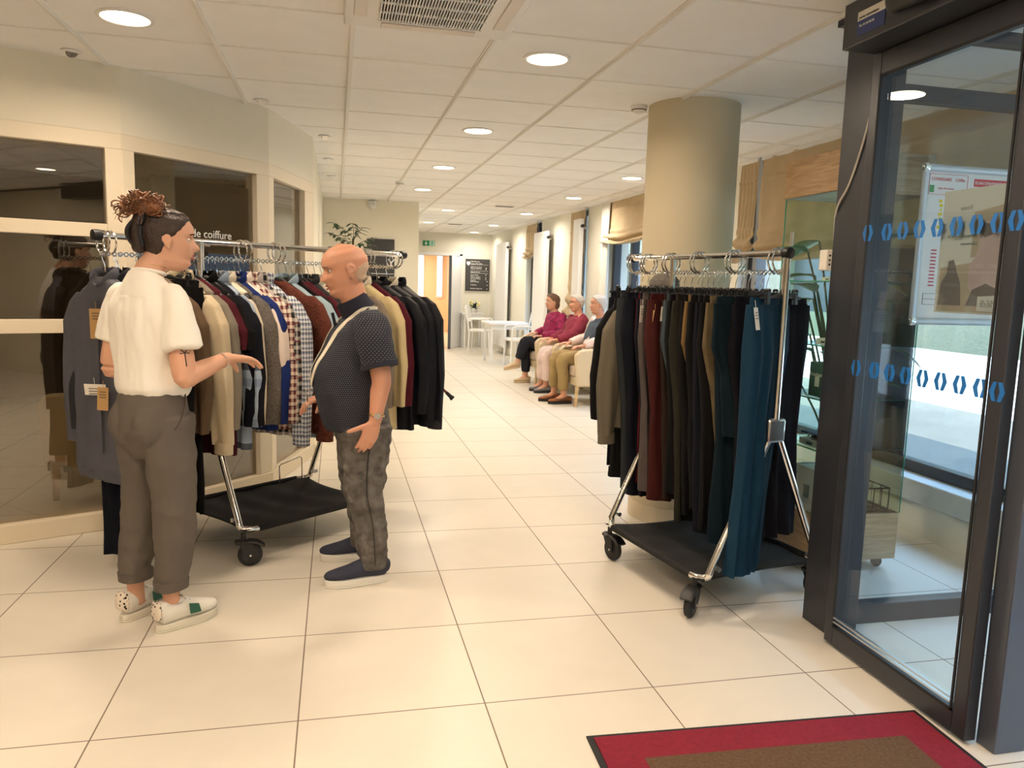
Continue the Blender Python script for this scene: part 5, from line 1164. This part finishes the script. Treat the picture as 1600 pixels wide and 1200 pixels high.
b = M(); b.torus(TW @ V(-.003, -.083, -.026), .004, .001, V(1, 0, 0), 12, 6); obj('earring', b, CHROME, wo_)
obj('bracelet', M().torus(REL.lerp(RWR, .86), .031, .0018, RWR - REL, 28, 6), CHROME, wo_)
b = M(); q = REL.lerp(RSH, .30); 
# ankh tattoo, follows the outer arm
def onarm(u, v):
    c = REL.lerp(RSH, .12 + v); ax = (RSH - REL).normalized(); n0 = V(-.45, -.9, 0); n0 = (n0 - ax * n0.dot(ax)).normalized(); tt = ax.cross(n0); a = u / .045; rr_ = .0452 + .001 * v
    return c + (n0 * math.cos(a) + tt * math.sin(a)) * rr_
b.tube([onarm(0, 0), onarm(0, .16)], .0022, 6).tube([onarm(-.017, .165), onarm(.017, .165)], .0022, 6)
b.tube([onarm(0, .17), onarm(-.011, .21), onarm(-.009, .26), onarm(0, .275), onarm(.009, .26), onarm(.011, .21), onarm(0, .17)], .0022, 6, 0, 3)
obj('ankh_tattoo', b, mat('tattoo_ink', rgb(58, 54, 50), .7), wo_)
obj('necklace', M().torus((.008, -.006, 1.412), .0535, .0013, V(.2, 0, 1), 36, 6), mat('gold', (.8, .6, .3, 1), .25, metal=1), wo_)
obj('ankle_chain', M().torus((-.033, -.10, .108), .040, .0016, V(.1, 0, 1), 28, 6), BRUSH, wo_)

# ---- the older man
mn = thing('person', 'older balding man in dotted navy polo shirt and grey washed jeans, with a white lanyard', 'person', (.085, 3.60, 0), math.radians(186))
b = M(); TM = head(b, (.045, 0, 1.425), math.radians(4), math.radians(14), 1.06, True, .95)
b.sweep([(-.03, 0, 1.18), (-.01, 0, 1.25), (.005, 0, 1.30), (.03, 0, 1.36)], [(.085, .10), (.066, .072), (.062, .066), (.066, .064)], V(1, 0, 0), 24, 4)
b.sweep([(-.03, 0, .74), (0, 0, .86), (.01, 0, .98), (-.01, 0, 1.10), (-.03, 0, 1.18), (-.03, 0, 1.22)], [(.12, .15), (.13, .15), (.13, .145), (.10, .15), (.07, .16), (.05, .07)], V(1, 0, 0), 28, 4, rnd_end=.6)
ML, MLE, MLW = V(-.05, .18, 1.17), V(-.085, .23, .955), V(-.055, .255, .772)
MR, MRE, MRW = V(-.05, -.185, 1.17), V(-.06, -.24, .93), V(.10, -.20, .83)
for sh, el, wr in ((ML, MLE, MLW), (MR, MRE, MRW)):
    b.sweep([sh, sh.lerp(el, .5), el, el.lerp(wr, .3), el.lerp(wr, .65), wr], [.054, .050, .043, .041, .034, .027], V(1, 0, 0), 20, 4, rnd_end=.8)
hand(b, MLW, V(.36, .0, -.93), V(.2, -.95, 0), V(.95, 0, .2), .30, .98, .02, .05)
hand(b, MRW, V(.9, .1, -.3), V(0, 0, -1), V(0, 1, 0), .5, 1.08)
for s in (1, -1):
    yy = .11 if s > 0 else -.13
    b.sweep([(-.03, s * .09, .76), (-.03, yy, .55), (-.045, yy, .40), (-.06, s * .14, .25), (-.06, s * .15, .10)], [(.08, .08), (.065, .065), (.05, .05), (.045, .045), (.035, .033)], V(1, 0, 0), 20, 4)
me = fuse(b, .005, 2); setm(me, SKIN_M); obj('body', me, None, mn)
face_bits(TM, mn, rgb(80, 70, 60), rgb(170, 100, 88), rgb(150, 130, 110))
obj('hair', hair_cap(TM, .0022, [(-1, -.05), (-.5, -.03), (-.2, -.02), (.0, -.035), (.15, -.07), (.3, -.12), (1, -.2)], True, -.62, .0012, 3, .25), mat('grey_hair', rgb(204, 176, 152), .9, bump=.8, bscale=200), mn, ang=70)
POLO = dots('dotted_navy_jersey', rgb(31, 34, 46), rgb(132, 136, 150), 112); POLN = mat('navy_rib', rgb(30, 32, 48), .85, bump=.2, bscale=260)
b = M(); b.sweep([(-.005, 0, .715), (.0, 0, .76), (.022, 0, .86), (.03, 0, .96), (.01, 0, 1.06), (-.015, 0, 1.14), (-.035, 0, 1.20), (-.035, 0, 1.245)], [(.145, .17), (.150, .175), (.160, .18), (.155, .178), (.130, .178), (.108, .178), (.085, .155), (.07, .085)], V(1, 0, 0), 44, 5, e=2.2, rnd_end=.15)
for sh, el in ((ML, MLE), (MR, MRE)):
    d = el - sh; o_ = V(0, .012 if sh.y > 0 else -.012, 0); b.sweep([sh - V(0, sh.y * .3, -.01), sh + o_ * .4, sh + d * .35 + o_, sh + d * .72 + o_ * 1.2], [(.075, .07), (.082, .078), (.082, .076), (.078, .072)], V(1, 0, 0), 32, 4, e=2.2, rnd_end=.15)
me = fuse(b, .0055, 4); folds(me, .009, 6, 9, 3); folds(me, .004, 14, 18, 7); setm(me, POLO); ps = obj('polo_shirt', me, None, mn)
for sh, el in ((ML, MLE), (MR, MRE)):
    d = el - sh; o_ = V(0, .0142 if sh.y > 0 else -.0142, 0); obj('sleeve_band', M().sweep([sh + d * .68 + o_, sh + d * .76 + o_], [(.083, .077), (.083, .077)], V(1, 0, 0), 32, 2, e=2.2), POLN, ps)
b = M(); b.sweep([(-.02, 0, 1.235), (.0, 0, 1.265), (.02, 0, 1.30)], [(.083, .085), (.076, .078), (.074, .076)], V(1, 0, 0), 30, 4, caps=True); obj('collar', b, POLN, ps)
b = M(); b.cbox((.088, 0, 1.17), (.012, .03, .13), Matrix.Rotation(.22, 3, 'Y')); obj('placket', b, POLN, ps); b = M()
for z in (1.13, 1.19): b.cyl((.100 - (z - 1.13) * .4, 0, z), (.106 - (z - 1.13) * .4, 0, z), .005, 10)
obj('button', b, WHITE, ps)
LAN = mat('white_ribbon', rgb(232, 226, 206), .7); b = M()
pth = [(-.105, .0, 1.255), (-.09, .06, 1.262), (-.035, .094, 1.262), (.03, .092, 1.215), (.095, .078, 1.13), (.142, .06, 1.04), (.178, .035, .95), (.195, .012, .89)]
from mathutils.bvhtree import BVHTree
bv = BVHTree.FromPolygons([v.co.copy() for v in ps.data.vertices], [tuple(p.vertices) for p in ps.data.polygons])
for s in (1, -1):
    pp = cr([V(x, y * s, z) for x, y, z in pth], 6); qq = []
    for p in pp:
        c0 = V(-.03 if p.z > 1.2 else .0, 0, min(p.z, 1.22)); dr = (p - c0).normalized(); h = bv.ray_cast(c0 + dr * .5, -dr)
        qq.append(h[0] + dr * .005 if h[0] is not None and h[3] < .48 else p)
    qq = [qq[0]] + [(qq[i - 1] + qq[i] * 2 + qq[i + 1]) / 4 for i in range(1, len(qq) - 1)] + [qq[-1]]
    for i in range(len(qq)):
        pass
    vs = []; fs = []
    for i, p in enumerate(qq):
        tg = (qq[min(i + 1, len(qq) - 1)] - qq[max(i - 1, 0)]).normalized(); c0 = V(0, 0, p.z); nn = (p - c0).normalized(); sd = tg.cross(nn).normalized() * .0095
        vs += [p - sd + nn * .002, p + sd + nn * .002, p + sd - nn * .001, p - sd - nn * .001]
    for i in range(len(qq) - 1):
        for j in range(4): k = (j + 1) % 4; fs.append((i * 4 + j, i * 4 + k, i * 4 + 4 + k, i * 4 + 4 + j))
    b.add(vs, fs + [(0, 1, 2, 3)])
ln = obj('lanyard', b, LAN, mn, ang=80); b = M(); b.torus((.212, .0, .872), .012, .002, V(0, 1, 0), 20, 6).tube([(.214, 0, .86), (.216, 0, .83)], .003).torus((.217, 0, .818), .011, .002, V(0, 1, 0), 20, 6).tube([(.217, 0, .80), (.217, 0, .775)], .004); obj('key_ring', b, CHROME, ln)
GOLD = mat('gold', (.8, .6, .3, 1), .25, metal=1); wa = MLE.lerp(MLW, .84); b = M(); b.torus(wa, .033, .0045, MLW - MLE, 32, 8); wt = obj('watch', b, GOLD, mn); b = M(); b.cyl(wa + V(.0, .028, .0), wa + V(.0, .038, 0), .014, 20); obj('watch_face', b, BRUSH, wt)
JEAN = mat('washed_grey_denim', rgb(100, 96, 92), .85, bump=.3, bscale=90, var=.42, vscale=22, spec=.2)
b = M(); b.sweep([(-.03, 0, .60), (-.035, 0, .68), (-.025, 0, .75), (-.015, 0, .82)], [(.11, .14), (.130, .165), (.132, .165), (.128, .15)], V(1, 0, 0), 40, 4, rnd_end=.3, e=2.2)
b.ell((-.085, .07, .70), (.075, .08, .09)).ell((-.085, -.07, .70), (.075, .08, .09))
for s in (1, -1):
    b.sweep([(-.035, s * .09, .72), (-.035, s * .10, .58), (-.03, s * .12, .42), (-.055, s * .135, .28), (-.065, s * .145, .14), (-.065, s * .148, .075)], [(.125, .095), (.108, .09), (.086, .08), (.074, .068), (.067, .061), (.065, .059)], V(1, 0, 0), 32, 5, rnd_end=.1, e=2.3)
me = fuse(b, .0055, 3); folds(me, .010, 6, 14, 2, lambda p: 1 if p.z < .66 else .5); folds(me, .006, 16, 26, 4); setm(me, JEAN); jn = obj('jeans', me, None, mn)
b = M(); b.tube([(-.045, .205, .70), (-.03, .20, .55), (-.03, .209, .42), (-.055, .214, .28), (-.066, .218, .1)], .0022, 6, 0, 4); obj('side_seam', b, mat('denim_seam', rgb(40, 37, 36), .9), jn)
NV = mat('navy_shoe_knit', rgb(50, 54, 72), .8, bump=.4, bscale=300); NSOL = mat('white_shoe_sole', rgb(236, 232, 222), .6)
shoe(mn, (-.135, .145, 0), (.155, .158, 0), NV, NSOL, 'slip_on_shoe', .082, .05, .03); shoe(mn, (-.135, -.165, 0), (.145, -.195, 0), NV, NSOL, 'slip_on_shoe', .082, .05, .03)

# ---- seated people by the windows
def seated(loc, rz, label, topm, trm, skin, head_at, head_yaw, legs, arms, hairc, shoes, lean=-.08, sleeve=.9, vox=.008, extra=None, hair_long=False, hs=.98):
    t = thing('person', label, 'person', loc, rz, 'people seated along the windows'); b = M()
    nx, nz = lean, 1.02
    T = head(b, head_at, head_yaw, .05, hs)
    hv = Vector(head_at)
    b.sweep([(nx, 0, .98), V(nx, 0, 1.0).lerp(hv, .45), hv - V(.0, 0, .05)], [.06, .052, .052], V(1, 0, 0), 18, 3)
    b.sweep([(-.03, 0, .50), (-.02, 0, .62), (nx * .5, 0, .80), (nx, 0, .96), (nx, 0, 1.02)], [(.11, .15), (.11, .14), (.1, .14), (.07, .15), (.05, .06)], V(1, 0, 0), 24, 4, rnd_end=.6)
    for sh, el, wr, hd, pn_, th in arms:
        sh, el, wr = V(*sh), V(*el), V(*wr); b.sweep([sh, sh.lerp(el, .5), el, el.lerp(wr, .4), wr], [.05, .046, .04, .036, .025], V(0, 0, 1), 16, 4, rnd_end=.8); hand(b, wr, V(*hd), V(*pn_), V(*th), .5, 1.0)
    for hp, kn, an, toe in legs:
        b.sweep([hp, V(*hp).lerp(V(*kn), .5), kn, V(*kn).lerp(V(*an), .4), an], [.07, .065, .05, .045, .034], V(0, 1, 0), 16, 4, rnd_end=.8)
        d = (V(*toe) - V(*an)); b.sweep([V(*an) - d * .12, V(*an) + d * .3 + V(0, 0, -.01), toe], [(.03, .035), (.036, .03), (.03, .015)], V(0, 1, 0), 14, 4, rnd_end=.6)
    me = fuse(b, .007, 2); setm(me, skin); obj('body', me, None, t); face_bits(T, t)
    b = M(); b.sweep([(-.02, 0, .50), (-.01, 0, .62), (nx * .5, 0, .80), (nx, 0, .94), (nx, 0, 1.01)], [(.15, .19), (.155, .185), (.14, .18), (.11, .19), (.065, .08)], V(1, 0, 0), 30, 4, rnd_end=.3, e=2.3)
    for sh, el, wr, hd, pn_, th in arms:
        sh, el, wr = V(*sh), V(*el), V(*wr); pp = [sh, sh.lerp(el, .5), el] + ([el.lerp(wr, sleeve * .6), el.lerp(wr, sleeve)] if sleeve > .1 else []); b.sweep(pp, [.075, .068, .062] + ([.056, .048] if sleeve > .1 else []), V(0, 0, 1), 20, 4, rnd_end=.4)
    me = fuse(b, vox, 3); folds(me, .014, 9, 9, rnd.random() * 9); setm(me, topm); obj('top', me, None, t)
    b = M(); b.sweep([(-.04, 0, .46), (-.04, 0, .52), (-.03, 0, .60)], [(.16, .19), (.165, .19), (.15, .175)], V(1, 0, 0), 28, 3, rnd_end=.5)
    for hp, kn, an, toe in legs:
        a_ = V(*kn).lerp(V(*an), .82); b.sweep([hp, V(*hp).lerp(V(*kn), .5), kn, V(*kn).lerp(V(*an), .45), a_], [.095, .088, .076, .07, .062], V(0, 1, 0), 22, 4, rnd_end=.3)
    me = fuse(b, vox, 3); folds(me, .010, 9, 9, rnd.random() * 9); setm(me, trm); obj('trousers', me, None, t)
    b = hair_cap(T, .012)
    if hair_long: b.ell(T @ V(-.05, 0, -.04), (.06, .07, .07))
    obj('hair', b, hairc, t, ang=70)
    for (hl, tl, up, so2) in shoes: shoe(t, hl, tl, up, so2, 'shoe', .07, .043, .022)
    return t, T
MAGT = mat('magenta_print', rgb(150, 34, 84), .85, var=.5, vscale=26); MART = mat('maroon_top', rgb(134, 40, 62), .85, bump=.2, bscale=60); VEST = mat('blue_grey_vest', rgb(66, 78, 96), .8); PNK = mat('pale_pink_shirt', rgb(224, 202, 196), .85)
BTR = mat('black_trouser_cloth', rgb(34, 36, 44), .85, spec=.2); KTR = mat('khaki_trouser_cloth', rgb(158, 134, 88), .85, bump=.2, bscale=60); BSH = mat('beige_court_shoe', rgb(208, 184, 148), .5); OSH = mat('brown_trainer', rgb(128, 76, 40), .6, var=.5, vscale=12); HG = mat('silver_hair', rgb(196, 188, 180), .8); HBR = mat('chestnut_hair', rgb(104, 78, 58), .7)
p1_, T1 = seated((2.99, 10.45, 0), math.radians(182), 'seated woman in magenta patterned top and black trousers with her legs crossed', MAGT, BTR, SKIN_W, (.03, .02, 1.15), .1,
    [((-.02, .09, .53), (.42, .10, .60), (.54, .12, .32), (.66, .12, .24)), ((-.02, -.09, .53), (.38, -.05, .50), (.36, -.08, .10), (.50, -.08, .03))],
    [((-.06, .18, .97), (-.02, .27, .74), (.20, .14, .68), (1, -.1, 0), (0, 0, -1), (0, -1, 0)), ((-.06, -.18, .97), (.02, -.27, .76), (.2, -.16, .70), (1, .1, 0), (0, 0, -1), (0, 1, 0))],
    HBR, [((.50, .12, .24), (.73, .12, .20), BSH, BSH), ((.29, -.08, 0), (.53, -.08, 0), BSH, BSH)], lean=-.02, hair_long=True)
obj('handbag', M().sweep([(-.2, .23, .98), (-.16, .12, .99)], [(.07, .1), (.07, .1)], V(1, 0, 0), 18, 3, rnd_end=.8), BTR, p1_) if False else None
p2_, T2 = seated((3.0, 9.62, 0), math.radians(183), 'seated person in maroon top leaning back with a watch on the wrist', MART, PNK, SKIN_M, (-.06, 0, 1.16), .2,
    [((-.04, .09, .53), (.34, .10, .50), (.36, .10, .10), (.50, .10, .03)), ((-.04, -.09, .53), (.34, -.10, .50), (.36, -.10, .10), (.50, -.10, .03))],
    [((-.10, .18, .97), (.06, .27, .80), (.26, .22, .70), (1, 0, -.1), (0, 0, -1), (0, -1, 0)), ((-.10, -.18, .97), (.0, -.26, .76), (.2, -.18, .68), (1, 0, 0), (0, 0, -1), (0, 1, 0))],
    HG, [((.28, .10, 0), (.52, .10, 0), mat('grey_shoe', rgb(120, 116, 120), .6), RUBBER), ((.28, -.10, 0), (.52, -.10, 0), mat('grey_shoe', rgb(120, 116, 120), .6), RUBBER)], lean=-.10)
obj('wristwatch', M().torus((.24, .222, .71), .033, .006, V(1, -.2, -.4), 24, 8), BLACK, p2_)
p3_, T3 = seated((3.0, 8.68, 0), math.radians(180), 'seated person in blue grey vest, pale sleeves and khaki trousers, half hidden by the rack', PNK, KTR, SKIN_M, (-.03, 0, 1.17), .0,
    [((-.04, .09, .53), (.40, .08, .53), (.38, .08, .10), (.52, .08, .03)), ((-.04, -.09, .53), (.42, -.12, .53), (.44, -.14, .10), (.58, -.14, .03))],
    [((-.08, .18, .98), (-.02, .28, .78), (.22, .27, .70), (1, 0, -.05), (0, 0, -1), (0, -1, 0)), ((-.08, -.18, .98), (.0, -.27, .78), (.24, -.2, .70), (1, 0, 0), (0, 0, -1), (0, 1, 0))],
    HG, [((.28, .08, 0), (.57, .08, 0), OSH, RUBBER), ((.34, -.14, 0), (.63, -.14, 0), OSH, RUBBER)], lean=-.08)
b = M(); b.sweep([(-.03, 0, .62), (-.04, 0, .80), (-.08, 0, .94), (-.08, 0, 1.0)], [(.16, .195), (.15, .19), (.12, .195), (.08, .11)], V(1, 0, 0), 30, 4, rnd_end=.3, e=2.3); me = fuse(b, .008, 3); folds(me, .01, 9, 9, 4); setm(me, VEST); obj('vest', me, None, p3_)
